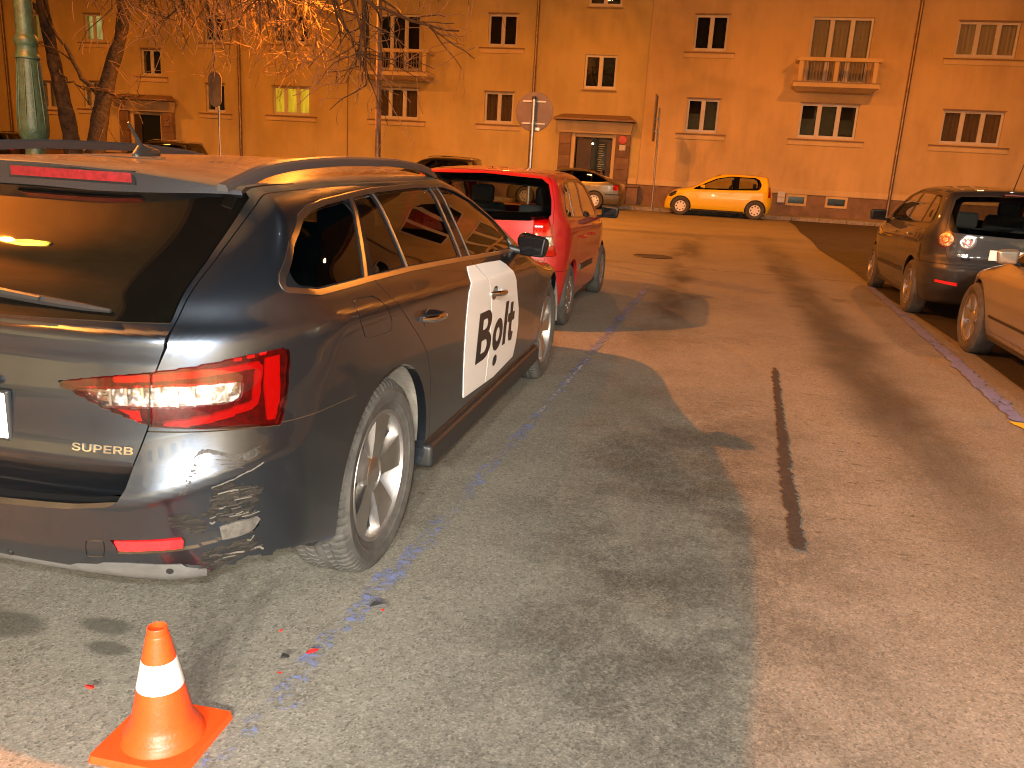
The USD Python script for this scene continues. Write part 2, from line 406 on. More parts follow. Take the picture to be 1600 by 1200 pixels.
# ---------------------------------------------------------------- wheels
def tyre_mesh(R, w, rr, tread=False, n=96):
    """tyre about the x axis, outer face towards +x, its middle at x = 0"""
    h = w / 2
    prof = [(rr - .006, -h * .78), (rr + .012, -h * .9), ((R + rr) / 2, -h * 1.02), (R - .032, -h * .97), (R - .012, -h * .88), (R - .002, -h * .72)]
    m = 17 if tread else 5
    prof += [(R + .003 * math.cos(t * PI / 2 * .9), h * .72 * t) for t in np.linspace(-.97, .97, m)]
    prof += [(R - .002, h * .72), (R - .012, h * .88), (R - .032, h * .97), ((R + rr) / 2 + .012, h * 1.03), ((R + rr) / 2, h * 1.02), ((R + rr) / 2 - .012, h * 1.0), (rr + .012, h * .9), (rr - .006, h * .78)]
    if tread:
        fine = []
        for (ra, xa), (rb, xb) in zip(prof[:-1], prof[1:]):
            k = max(1, int(math.hypot(rb - ra, xb - xa) / .006))
            fine += [(ra + (rb - ra) * i / k, xa + (xb - xa) * i / k) for i in range(k)]
        prof = fine + [prof[-1]]; n = 420
    t = lathe(prof, n, "x")
    if tread:
        v = t.vertices; r = np.hypot(v[:, 1], v[:, 2]); an = np.arctan2(v[:, 2], v[:, 1]); x = v[:, 0] / h
        groove = np.zeros(len(v))
        for gx in (-.42, -.12, .16, .45): groove = np.maximum(groove, (np.abs(x - gx) < .045) * 1.0)
        k = 70
        ph = (an / (2 * PI) * k + np.where(np.abs(x) > .47, 0, np.abs(x) * 1.6)) % 1.0
        lat = (ph < .2) & (np.abs(x) > .47) & (r > R - .03)
        lat |= (ph < .13) & (np.abs(x) <= .47)
        groove = np.maximum(groove, lat * .9)
        groove *= r > R - .035
        d = .007 * groove
        v[:, 1] -= np.cos(an) * d; v[:, 2] -= np.sin(an) * d; t.vertices = v
        rings = (np.abs(r - (rr + .028)) < .003) & (x > .5)
        v = t.vertices; v[rings, 0] += .0025; t.vertices = v
    return t

def sector_spoke(a, r0, r1, w0, w1, x0, x1, crown=.012, lean=0.0):
    """one spoke: hull of slabs from hub (r0) to rim (r1)"""
    pts = []
    for r, w, x in ((r0, w0, x1 - .004), (r0 + .5 * (r1 - r0), (w0 + w1) / 2, x1 + crown), (r1, w1, x0 + .03)):
        for s in (-1, 1):
            pts += [(x, r, s * w / 2 + lean * r), (x - .03, r, s * w / 2 * 1.25 + lean * r)]
    m = m3.Manifold.hull_points(np.array(pts, np.float32))
    return m.rotate([math.degrees(a), 0, 0])

def rim_mesh(rr, w, style, R):
    h = w / 2
    barrel = lathe([(rr + .004, h * .84), (rr + .001, h * .9), (rr - .012, h * .88), (rr - .022, h * .7), (rr - .03, -h * .2), (rr - .02, -h * .85), (rr + .004, -h * .8)], 64, "x")
    back = lathe([(rr - .03, -h * .15), (.06, -h * .2), (.0005, -h * .2)], 40, "x"); back.faces = back.faces[:, ::-1]
    parts, face = [barrel], []
    if style == "five":
        for k in range(5):
            a = k * 2 * PI / 5 + .12
            face.append(sector_spoke(a, .045, rr - .012, .055, .135, h * .52, h * .66, .008, .0))
        hub = lathe([(.0005, h * .72), (.03, h * .72), (.034, h * .70), (.06, h * .66), (.075, h * .56), (.08, h * .2)], 40, "x"); hub.faces = hub.faces[:, ::-1]
    elif style == "ten":
        for k in range(10):
            face.append(sector_spoke(k * 2 * PI / 10 + .1, .045, rr - .01, .03, .04, h * .45, h * .62, .01))
        hub = lathe([(.0005, h * .66), (.035, h * .66), (.06, h * .6), (.07, h * .2)], 32, "x"); hub.faces = hub.faces[:, ::-1]
    else:                                                   # wheel trim: a disc with round-cornered openings
        disc = m3.Manifold.cylinder(.02, rr - .004, rr - .004, 64).rotate([0, 90, 0]).translate([h * .6, 0, 0])
        for k in range(8):
            a = k * 2 * PI / 8
            hole = m3.Manifold.cylinder(.1, rr * .13, rr * .13, 20).rotate([0, 90, 0]).translate([h * .5, 0, 0])
            disc -= hole.translate([0, rr * .68 * math.cos(a), rr * .68 * math.sin(a)])
        face.append(disc)
        hub = lathe([(.0005, h * .78), (.05, h * .78), (.065, h * .73), (.07, h * .6)], 32, "x"); hub.faces = hub.faces[:, ::-1]
    return cat_mesh(parts), cat_mesh(face + [hub]), back

WHEELS = {}
def wheel_set(car, spots, R, w, rr, style, tread=False, rimmat=None, facemat=None, back=True):
    """four wheels (> tyre, rim, spokes): spots are (x, y, side)"""
    for i, (x, y, s) in enumerate(spots):
        W = xf(car, "wheel", (x, y, R - .004), (s, 1, 1) if s < 0 else None)
        near = tread and s > 0
        key = (R, w, rr, style, near)
        if key not in WHEELS: WHEELS[key] = (tyre_mesh(R, w, rr, near), *rim_mesh(rr, w, style, R))
        ty, barrel, face, bk = WHEELS[key]
        put(W, "tyre", ty, MT["rubber"], 35)
        put(W, "rim", barrel, rimmat or MT["alloy"], 35)
        put(W, "spokes" if style != "trim" else "wheel_trim", face, facemat or MT["silver"], 25)
        put(W, "brake_disc", bk, MT["disc"] if style != "trim" else MT["black"], 35)
def superb_shape():
    W0 = tab([(.05, .84), (.18, .865), (.25, .885), (.35, .902), (.5, .912), (.7, .922), (.86, .931), (.935, .936), (.955, .934), (.975, .922), (1.02, .898), (1.06, .874), (1.10, .850), (1.31, .712), (1.42, .64), (1.7, .45)])
    dW = tab([(-1.2, -.16), (-1.0, -.085), (-.8, -.045), (-.6, -.022), (-.3, -.006), (.2, 0), (2.3, 0), (2.9, -.012), (3.3, -.05), (3.6, -.13), (3.9, -.26), (4.2, -.4)])
    R0 = tab([(.0, -.80), (.26, -.86), (.33, -.905), (.40, -.936), (.48, -.957), (.54, -.976), (.558, -.984), (.572, -.983), (.60, -.974), (.66, -.957), (.72, -.946), (.80, -.939), (.88, -.928), (.955, -.916), (.975, -.906), (1.0, -.882), (1.06, -.84), (1.30, -.50), (1.42, -.36), (1.7, -.1)])
    G = tab([(0, 0), (.3, .004), (.5, .018), (.62, .042), (.70, .075), (.77, .125), (.82, .18), (.86, .25), (.90, .36), (.95, .6), (1.2, 2.2)])
    T = tab([(-1.5, 1.2), (-.8, 1.315), (-.45, 1.360), (-.1, 1.376), (.4, 1.390), (.9, 1.394), (1.25, 1.387), (1.5, 1.355), (1.75, 1.27), (2.1, 1.105), (2.4, .985), (2.62, .935), (3.0, .885), (3.4, .80), (3.62, .71), (3.8, .58), (4.2, .2)])
    FY = tab([(0, 3.80), (.4, 3.77), (.65, 3.68), (.8, 3.52), (.92, 3.2), (1.2, 2.2)])
    BT = tab([(-1.3, .298), (-.6, .30), (-.35, .25), (.3, .235), (2.5, .225), (3.3, .22), (4.2, .25)])
    def F(x, y, z):
        ax = np.abs(x)
        sh = .042 * np.clip(y, -1.0, 2.6) * sstep(z, .35, .85)
        side = ax - (W0(z + sh) + dW(y))
        rear = R0(z - .32 * (.5 * (ax - .6 + np.sqrt((ax - .6) ** 2 + .0025)) - .012) * sstep(z, .3, .5) * (1 - sstep(z, .62, .9))) + G(ax) - y
        rear = rear / np.sqrt(1 + 0.55 * sstep(z, .97, 1.03))
        top = (z - (T(y) - .058 * (ax / .7) ** 2.2)) / np.sqrt(1 + .42 * sstep(y, 1.4, 1.7) * (1 - sstep(y, 2.3, 2.6)))
        front = y - FY(ax)
        bot = BT(y) + .12 * np.maximum(0, ax - .62) * (1 - sstep(y, -.7, -.45)) - z
        a = smax(side, top, .09)
        a = smax(a, rear, .035)
        a = smax(a, front, .12)
        return smax(a, bot, .04)
    return Body(F, (-1.0, -1.15, .12), (1.0, 4.0, 1.5), (.02, .02, .0125), (-.3, 3.0, .62))

def superb_tail():
    """the tailgate skin: as the body, but hollow below the lettering"""
    B = superb_shape()
    base = B.F
    D = tab([(.3, .09), (.52, .085), (.56, .080), (.60, .050), (.645, .010), (.662, 0), (.9, 0), (.93, -.004), (.972, -.010), (.985, 0), (1.2, 0), (1.7, 0)])
    B.F = lambda x, y, z: base(x, y - D(z) * (y < 0), z)
    return B
# ---------------------------------------------------------------- node graphs in short
class Gr:
    def __init__(s): s.n, s.l, s.k = {}, [], 0
    def add(s, kind, out, links=(), **inp):
        s.k += 1; nm = f"n{s.k}"; s.n[nm] = (kind, inp)
        for sock, src in links: s.l.append((src, f"{nm}.{sock}"))
        return f"{nm}.{out}"
    def _ab(s, pairs):
        inp, ln = {}, []
        for k, v in pairs:
            if isinstance(v, str): ln.append((k, v))
            elif v is not None: inp[k] = v
        return inp, ln
    def math(s, t, a, b=None, c=None, clamp=False):
        inp, ln = s._ab((("value1", a), ("value2", b), ("value3", c)))
        return s.add("math", "value", ln, math_type=t, use_clamp=clamp, **inp)
    def noise(s, vec, scale, detail=4.0, rough=.55, dist=0.0): return s.add("noise_texture", "fac", [("vector", vec)], scale=scale, detail=detail, roughness=rough, distortion=dist)
    def ramp(s, fac, stops): return s.add("rgb_ramp", "color", [("fac", fac)], ramp=stops)
    def mix(s, fac, a, b, t="mix"):
        inp, ln = s._ab((("fac", fac), ("a", a), ("b", b))); return s.add("mix_color", "result", ln, blend_type=t, **inp)
    def rng(s, v, a, b, c=0.0, d=1.0, smooth=True): return s.add("map_range", "result", [("value", v)], from_min=a, from_max=b, to_min=c, to_max=d, clamp=True, range_type="smoothstep" if smooth else "linear")
    def scaled(s, vec, sc): return s.add("mapping", "vector", [("vector", vec)], scale=sc)
    def done(s, name, out): return usdkit.material(stage, LK + name, s.n, s.l, surface=out)

def asphalt(name, light, dark, tracks=True):
    g = Gr(); P = g.add("geometry", "position"); xyz = g.add("separate_xyz", "x", [("vector", P)]); X, Y = xyz, xyz[:-1] + "y"
    big, mid, fine = g.noise(P, .55, 5, .6), g.noise(P, 3.2, 6, .65), g.noise(P, 26, 4, .7)
    t = g.math("add", g.math("multiply", big, .45), g.math("add", g.math("multiply", mid, .35), g.math("multiply", fine, .2)))
    col = g.mix(g.rng(t, .30, .62), dark, light)
    # stones of the aggregate
    vor = g.add("voronoi_texture", "color", [("vector", P)], scale=150.0); bw = g.add("rgb_to_bw", "val", [("color", vor)])
    col = g.mix(g.rng(bw, .55, .9, 0, .42), col, tuple(min(1, 1.7 * c) for c in light)); col = g.mix(g.rng(bw, .32, .12, 0, .55), col, tuple(c * .45 for c in dark))
    v2 = g.add("voronoi_texture", "color", [("vector", P)], scale=55.0); b2 = g.add("rgb_to_bw", "val", [("color", v2)])
    col = g.mix(g.rng(b2, 0.80, .92, 0, .2), col, tuple(min(1, 1.9 * c) for c in light))
    col = g.mix(g.rng(b2, .16, .08, 0, .25), col, tuple(c * .4 for c in dark))
    if tracks:
        wob = g.math("multiply", g.math("subtract", g.noise(P, .8, 4), .5), .55); Xw = g.math("add", X, wob)
        def band(c, w): return g.rng(g.math("absolute", g.math("subtract", Xw, c)), w, w * .15)
        patchy = g.rng(g.noise(g.scaled(P, (1, .35, 1)), 1.1, 5, .6), .34, .60)
        r = g.math("multiply", band(1.30, .42), g.math("multiply", g.rng(Y, 2.2, 5.0), g.math("multiply_add", patchy, .55, .45)))
        l = g.math("multiply", band(-.36, .42), g.math("multiply", g.rng(Y, 6.0, 8.0), g.math("multiply", patchy, .95)))
        far = g.rng(Y, 26, 15); tr = g.math("multiply", g.math("maximum", r, l), far)
        col = g.mix(g.math("multiply", tr, .82), col, tuple(c * .24 for c in dark))
        # oily, pitted wear between the tracks close to the camera
        reg = g.math("multiply", band(.02, .95), g.math("multiply", g.rng(Y, .6, 1.8), g.rng(Y, 6.2, 4.2)))
        pits = g.rng(g.math("add", g.noise(g.scaled(P, (1, .7, 1)), 24, 7, .85, .3), g.math("multiply", big, .25)), 0.55, .70)
        spots = g.rng(g.noise(P, 75, 4, .8), .45, .62)
        soot = g.rng(g.noise(P, 1.7, 6, .65), .28, .72)
        col = g.mix(g.math("multiply", reg, g.math("multiply", g.math("multiply", pits, g.rng(soot, 0, 1, .3, 1)), .62)), col, tuple(c * .3 for c in dark))
        col = g.mix(g.math("multiply", reg, g.math("multiply", g.math("multiply", spots, g.rng(soot, 0, 1, .25, 1)), .9)), col, tuple(c * .28 for c in dark))
        col = g.mix(g.math("multiply", reg, g.math("multiply", soot, .58)), col, tuple(c * .4 for c in dark))
        # streaks across the lane around the tar line
        reg2 = g.math("multiply", g.rng(g.math("absolute", g.math("subtract", Xw, .65)), .75, .3), g.math("multiply", g.rng(Y, 2.6, 3.6), g.rng(Y, 7.5, 5.0)))
        st = g.rng(g.noise(g.scaled(P, (1.6, 3.4, 1)), 5.0, 8, .78, .4), .555, .66)
        col = g.mix(g.math("multiply", reg2, g.math("multiply", st, .9)), col, tuple(c * .35 for c in dark))
        # round damp spots behind the parked estate car
        for cx, cy, r_ in ((-1.92, 1.83, .17), (-1.65, 1.91, .12), (-1.56, 1.81, .09)):
            dx, dy = g.math("subtract", X, cx), g.math("multiply", g.math("subtract", Y, cy), 2.2)
            d = g.math("add", g.math("sqrt", g.math("add", g.math("multiply", dx, dx), g.math("multiply", dy, dy))), g.math("multiply", g.math("subtract", mid, .5), .12))
            col = g.mix(g.rng(d, r_, r_ * .55, 0, .72), col, tuple(c * .5 for c in dark))
        # joints in the surface farther up the road
        for c0, sl in ((13.6, .05), (19.5, -.03)):
            d = g.math("absolute", g.math("add", g.math("subtract", Y, c0), g.math("add", g.math("multiply", X, sl), g.math("multiply", g.math("subtract", mid, .5), .5))))
            col = g.mix(g.rng(d, .07, .02, 0, .45), col, tuple(c * .35 for c in dark))
        cr = g.add("voronoi_texture", "distance", [("vector", g.add("mapping", "vector", [("vector", P)], scale=(1, .8, 1)))], scale=1.5, feature="distance_to_edge", detail=2.0, roughness=.7)
        col = g.mix(g.math("multiply", g.rng(cr, .006, .001), g.math("multiply", g.rng(g.noise(P, 1.3, 3), .54, .64), .22)), col, tuple(c * .3 for c in dark))
    hgt = g.math("add", g.math("multiply", g.add("voronoi_texture", "distance", [("vector", P)], scale=150.0), .6), g.math("multiply", fine, .6))
    bump = g.add("bump", "normal", [("height", hgt)], distance=.0035, strength=.4)
    rough = g.rng(mid, .3, .7, .62, .9, False)
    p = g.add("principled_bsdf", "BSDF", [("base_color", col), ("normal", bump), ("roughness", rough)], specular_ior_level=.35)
    return g.done(name, p)

ROAD = asphalt("road_asphalt", (.200, .187, .155), (.128, .119, .097))
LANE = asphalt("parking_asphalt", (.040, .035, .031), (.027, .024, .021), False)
def sheet(name, pts, z, m, kind="structure", **kw):
    v, f = trimesh.creation.triangulate_polygon(ShPoly(pts), engine="earcut")
    if np.cross(v[f[0, 1]] - v[f[0, 0]], v[f[0, 2]] - v[f[0, 0]]) < 0: f = f[:, ::-1]
    return put(None, name, (np.c_[v, np.full(len(v), z)], f), m, False, kind=kind, **kw)

sheet("road", [(-140, -120), (140, -120), (140, 160), (-140, 160)], 0.0, ROAD, label="worn light grey asphalt street with dark tyre tracks")
rg0 = np.random.default_rng(3)
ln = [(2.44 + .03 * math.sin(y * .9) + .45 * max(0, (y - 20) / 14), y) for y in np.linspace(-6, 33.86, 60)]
sheet("parking_lane", ln + [(7.6, 33.86), (7.6, -6)], .004, LANE, label="dark asphalt parking lane along the right side")  # strip along the right side, in a darker tone than the road
GRASS = mat("grass_verge", (.045, .05, .018), .9, noise=(5, .5, 1.5), bump=(40, .03))
put(None, "grass_verge", bx(-11.24, -5.6, -6, 23.4, .02, .13), GRASS, False, kind="structure")
PAVE = mat("pavement_concrete", (.24, .225, .20), .85, noise=(3, .75, 1.2), bump=(60, .004))
put(None, "far_verge", bx(-26, -11.25, 9.4, 23.4, .02, .13), GRASS, False, kind="structure")
put(None, "left_pavement", bx(-5.55, -3.45, -6, 12.6, .0, .13), PAVE, False, kind="structure")
pv = put(None, "pavement", bx(-60, 30, 34.06, 36.0, .0, .14), PAVE, False, kind="structure", label="narrow pavement along the foot of the houses")
KERB = mat("kerb_granite", (.27, .25, .225), .8, noise=(12, .6, 1.3), bump=(80, .004))
for k in range(36):
    put(pv, "kerb_stone", cat_mesh([rbox(-24 + k + .006, -24 + k + .994, 33.90, 34.055, -.02, .138 + .004 * math.sin(k * 2.3), .012, 6)]), KERB, 30)

# painted lines: worn films of paint
def worn_paint(name, color, lo, hi, scale=22.0):
    g = Gr(); P = g.add("geometry", "position"); Y = g.add("separate_xyz", "y", [("vector", P)])
    n = g.math("add", g.noise(P, scale, 8, .75, .5), g.math("multiply", g.math("subtract", g.noise(P, 2.6, 4, .6), .5), .42))
    n = g.math("add", n, g.rng(Y, 2.0, 9.0, lo, hi, False))
    a = g.rng(n, .50, .60)
    p = g.add("principled_bsdf", "BSDF", base_color=color, roughness=.7); t = g.add("transparent_bsdf", "BSDF")
    return g.done(name, g.add("mix_closure", "closure", [("fac", a), ("closure1", t), ("closure2", p)]))
BLUE, BLUE2 = worn_paint("worn_blue_paint", (.16, .19, .35), -.012, .06, 40.0), worn_paint("blue_line_paint", (.17, .19, .37), .14, .16)
def line(name, pts, w, m, z, label, jag=.012, seg=.06, **kw):
    c = np.array(pts, float); n = 0
    s = np.r_[0, np.cumsum(np.linalg.norm(np.diff(c, axis=0), axis=1))]; n = max(2, int(s[-1] / seg)); u = np.linspace(0, s[-1], n)
    q = np.stack([np.interp(u, s, c[:, 0]), np.interp(u, s, c[:, 1])], 1); t = np.gradient(q, axis=0); t /= np.linalg.norm(t, axis=1)[:, None]
    nr = np.stack([t[:, 1], -t[:, 0]], 1); w = np.interp(np.linspace(0, 1, n), np.linspace(0, 1, max(2, np.size(w))), np.broadcast_to(w, (max(2, np.size(w)),))) / 2
    a, b = q + nr * (w + rg0.normal(0, jag, n))[:, None], q - nr * (w + rg0.normal(0, jag, n))[:, None]
    v = np.c_[np.vstack([a, b]), np.full(2 * n, z)]; i = np.arange(n - 1)
    f = np.vstack([np.stack([i, i + 1, i + n], 1), np.stack([i + 1, i + n + 1, i + n], 1)])
    if np.cross(v[f[0, 1]] - v[f[0, 0]], v[f[0, 2]] - v[f[0, 0]])[2] < 0: f = f[:, ::-1]
    return put(None, name, (v, f), m, False, label=label, **kw)
line("painted_line", [(-.99, 1.2), (-.97, 1.9), (-.92, 3.1), (-.87, 4.4), (-.85, 5.14), (-.78, 7.6), (-.70, 10.8)], .062, BLUE, .0085, "worn blue sprayed line on the asphalt beside the dark estate car", .014, cat="road marking")
line("painted_line", [(2.09, 5.75), (2.20, 8.0), (2.33, 11.6), (2.37, 13.0)],   .11, BLUE2, .0085, "blue line along the right edge of the road", .012, cat="road marking")
line("painted_line", [(2.08, 5.72), (2.03, 4.4)], .10, worn_paint("yellow_line_paint", (.62, .42, .03), .15, .2), .0085, "yellow line starting where the right blue line ends", .01, cat="road marking")
line("scratch_mark", [(-.80, 6.3), (-.83, 5.4), (-.87, 4.62)], [*np.linspace(.012, .03, 14)], worn_paint("chalk_scratch", (.42, .40, .36), .02, .02, 40), .013, "thin pale scratch mark on the road past the blue line", .003, cat="road marking")
# tar seam
tp = [(.612, 6.62), (.60, 6.2), (.575, 5.7), (.555, 5.2), (.535, 4.7), (.515, 4.3), (.50, 3.95), (.495, 3.6), (.49, 3.36), (.485, 3.22)]
line("tar_seam", tp, [.030, .046, .044, .05, .058, .062, .05], mat("tar", (.020, .017, .015), .8, noise=(60, .6, 1.8), bump=(120, .002)), .0085, "dark strip of tar down the middle of the road", .007, .022, cat="tar strip")
mh = thing("manhole_cover", "round iron manhole cover in the road before the junction", "manhole", (-.93, 15.0, 0))
IRON = mat("cast_iron", (.05, .045, .04), .6, .5, bump=(30, .01))
put(mh, "cover", lathe([(.0005, .010), (.28, .010), (.285, .004)], 40), IRON, 30); put(mh, "frame", lathe([(.292, .004), (.295, .014), (.34, .014), (.35, .002)], 40), IRON, 30)
# ---------------------------------------------------------------- the houses across the street
def plaster(name, col):
    g = Gr(); P = g.add("geometry", "position")
    n = g.math("add", g.math("multiply", g.noise(P, .35, 5, .6), .6), g.math("multiply", g.noise(g.scaled(P, (1, 1, .22)), 1.6, 6, .65), .4))
    c = g.mix(g.rng(n, .34, .66), tuple(x * .80 for x in col), tuple(min(1, x * 1.10) for x in col))
    b = g.add("bump", "normal", [("height", g.noise(P, 55, 4, .6))], distance=.006, strength=.6)
    return g.done(name, g.add("principled_bsdf", "BSDF", [("base_color", c), ("normal", b)], roughness=.9))
PL_R, PL_L = plaster("ochre_plaster", (.56, .42, .22)), plaster("yellow_plaster", (.54, .43, .19))
TRIM = plaster("trim_plaster", (.60, .47, .27))
STONE = mat("brown_stone", (.21, .14, .10), .85, noise=(3, .75, 1.2), bump=(60, .002)); STONE2 = mat("brown_stone_dark", (.175, .115, .085), .85, noise=(3, .75, 1.2), bump=(60, .002))
WHITE = mat("white_window_paint", (.58, .55, .50), .4, noise=(8, .9, 1.05)); SILLM = mat("sill_sheet", (.24, .15, .10), .55, noise=(10, .7, 1.2))
ROOM = mat("dark_room", (.012, .011, .010), .9); CURT = mat("net_curtain", (.42, .38, .30), .9, noise=(30, .8, 1.1)); CURT2 = mat("dark_curtain", (.13, .09, .06), .9, noise=(20, .7, 1.2))
WPANE = pane("window_glass", (.80, .82, .80), .75); PIPE = mat("drainpipe_metal", (.28, .21, .15), .38, .75, noise=(6, .6, 1.2))
BOARD = mat("door_wood", (.045, .03, .022), .5, noise=(20, .6, 1.4))
def glow(name, col, s):
    g = Gr(); P = g.add("geometry", "position"); n = g.noise(g.scaled(P, (5, 1, .8)), 1.4, 4)
    c = g.mix(g.rng(n, .35, .65), tuple(x * .62 for x in col), col)
    e = g.add("emission", "emission", [("color", c)], strength=s); return g.done(name, e)
LIT = glow("lit_curtain", (1.0, .55, .025), 1.05); LIT2 = glow("lit_room", (.85, .72, .20), .62); LITDIM = glow("dim_lit_room", (.55, .30, .05), .5)
FY0 = 36.0

def window(b, x0, x1, z0, z1, n, y=FY0, look="dark", sill=True, label=None):
    fy = y + .09; fw = .052; ms = [bx(x0 + .004, x0 + fw, fy, fy + .07, z0 + .004, z1 - .004), bx(x1 - fw, x1 - .004, fy, fy + .07, z0 + .004, z1 - .004), bx(x0 + fw, x1 - fw, fy, fy + .07, z0 + .004, z0 + fw + .02), bx(x0 + fw, x1 - fw, fy, fy + .07, z1 - fw, z1 - .004)]
    wd = (x1 - x0) / n; panes = []
    for k in range(1, n): ms.append(bx(x0 + k * wd - .052, x0 + k * wd + .052, fy - .012, fy + .07, z0 + fw, z1 - fw))
    for k in range(n):
        a = x0 + (k * wd + .052 if k else fw); c = x0 + ((k + 1) * wd - .052 if k < n - 1 else (x1 - x0) - fw)
        ms += [bx(a, a + .032, fy + .012, fy + .06, z0 + .072, z1 - fw), bx(c - .032, c, fy + .012, fy + .06, z0 + .072, z1 - fw), bx(a + .032, c - .032, fy + .012, fy + .06, z1 - fw - .035, z1 - fw), bx(a + .032, c - .032, fy + .012, fy + .06, z0 + .072, z0 + .115)]
        panes.append((a + .032, c - .032, z0 + .115, z1 - fw - .035))
    w = put(b, "window", cat_mesh(ms), WHITE, False, label=label)
    for a, c, d, e in panes: put(w, "pane", bx(a, c, fy + .034, fy + .042, d, e), WPANE, False)
    back = {"dark": ROOM, "curtain": CURT, "brown": CURT2, "lit": LIT, "lit2": LIT2, "dim": LITDIM}[look]
    if look in ("curtain", "lit", "brown"):
        xs = np.linspace(x0 + .03, x1 - .03, 60); yy = fy + .16 + .02 * np.sin(xs * 42) + .012 * np.sin(xs * 17)
        v = np.vstack([np.c_[xs, yy, np.full(60, z0 + .03)], np.c_[xs, yy, np.full(60, z1 - .03)]]); i = np.arange(59)
        put(w, "curtain", (v, np.vstack([np.stack([i, i + 1, i + 60], 1), np.stack([i + 1, i + 61, i + 60], 1)])), back, 40)
    put(w, "room", bx(x0 + .01, x1 - .01, fy + .30, fy + .33, z0 + .01, z1 - .01), back if look in ("lit2", "dim") else ROOM, False)
    if sill:
        e = .36 if sill == "wide" else .06
        put(w, "sill", cat_mesh([m3.Manifold.hull_points(np.array([(a, yy, zz) for a in (x0 - e, x1 + e) for yy, zz in ((y + .10, z0 - .01), (y + .10, z0 - .05), (y - .09, z0 - .055), (y - .09, z0 - .085))], np.float32)).translate([0, 0, -.005])]), SILLM, False)
        if sill == "wide": put(w, "sill_moulding", cat_mesh([rbox(x0 - e + .02, x1 + e - .02, y - .05, y + .02, z0 - .27, z0 - .092, .01)]), TRIM, False)
    if sill == "wide": put(w, "head_moulding", bx(x0 - .05, x1 + .05, y - .035, y + .02, z1 + .004, z1 + .045), SILLM, False)

def wall_with(b, x0, x1, z0, z1, y, th, holes, m):
    poly = sh_box(x0, z0, x1, z1)
    for h in holes: poly = poly.difference(sh_box(h[0], h[2], h[1], h[3]))
    for gg in getattr(poly, "geoms", [poly]):
        t = trimesh.creation.extrude_polygon(gg, th, engine="earcut")                  # (x, z, depth)
        v = t.vertices; t = trimesh.Trimesh(np.stack([v[:, 0], y + th - v[:, 2], v[:, 1]], 1), t.faces, process=False); t.fix_normals()
        put(b, "wall", t, m, False)

def pipe(b, x, y, z1, bends=True):
    p = put(b, "drainpipe", tube([(x, y - .11, .16), (x, y - .11, z1)], .062, 14), PIPE, 60)
    for z in np.arange(.9, z1, 2.05): put(p, "pipe_bracket", cat_mesh([lathe([(.063, z - .03), (.075, z - .028), (.075, z + .028), (.063, z + .03)], 14).apply_translation([x, y - .11, 0]), bx(x - .012, x + .012, y - .04, y + .02, z - .015, z + .015)]), SILLM, 40)

def balcony(b, x0, x1, z0, y):
    s = put(b, "balcony", cat_mesh([rbox(x0, x1, y - .95, y, z0, z0 + .17, .012), m3.Manifold.hull_points(np.array([(x0 + .05, y - .90, z0 - .002), (x1 - .05, y - .90, z0 - .002), (x0 + .05, y, z0 - .002), (x1 - .05, y, z0 - .002), (x0 + .22, y - .6, z0 - .13), (x1 - .22, y - .6, z0 - .13), (x0 + .22, y, z0 - .13), (x1 - .22, y, z0 - .13)], np.float32))]), TRIM, False)
    for x in (x0 + .22, (x0 + x1) / 2 - .05, x1 - .22): put(s, "balcony_post", cat_mesh([rbox(x - .08, x + .08, y - .90, y - .76, z0 + .17, z0 + .93, .008)]), TRIM, False)
    put(s, "balcony_rail", cat_mesh([rbox(x0 + .03, x1 - .03, y - .93, y - .73, z0 + .93, z0 + 1.07, .012)]), TRIM, False)
    for yy in (0, 1):
        x = x0 + .06 if yy == 0 else x1 - .20
        put(s, "balcony_rail", cat_mesh([rbox(x, x + .14, y - .726, y - .002, z0 + .93, z0 + 1.07, .01)]), TRIM, False)
    put(s, "balcony_flashing", cat_mesh([bx(x0 - .03, x1 + .03, y - .985, y - .94, z0 + .168, z0 + .19)]), SILLM, False)
    bars = [bx(x - .012, x + .012, y - .825, y - .80, z0 + .17, z0 + .93) for x in np.arange(x0 + .36, x1 - .3, .115)]
    put(s, "balusters", cat_mesh(bars), mat("baluster_steel", (.20, .14, .09), .5) if "/balu" not in str(taken) else LK + "baluster_steel", False, kind="stuff")

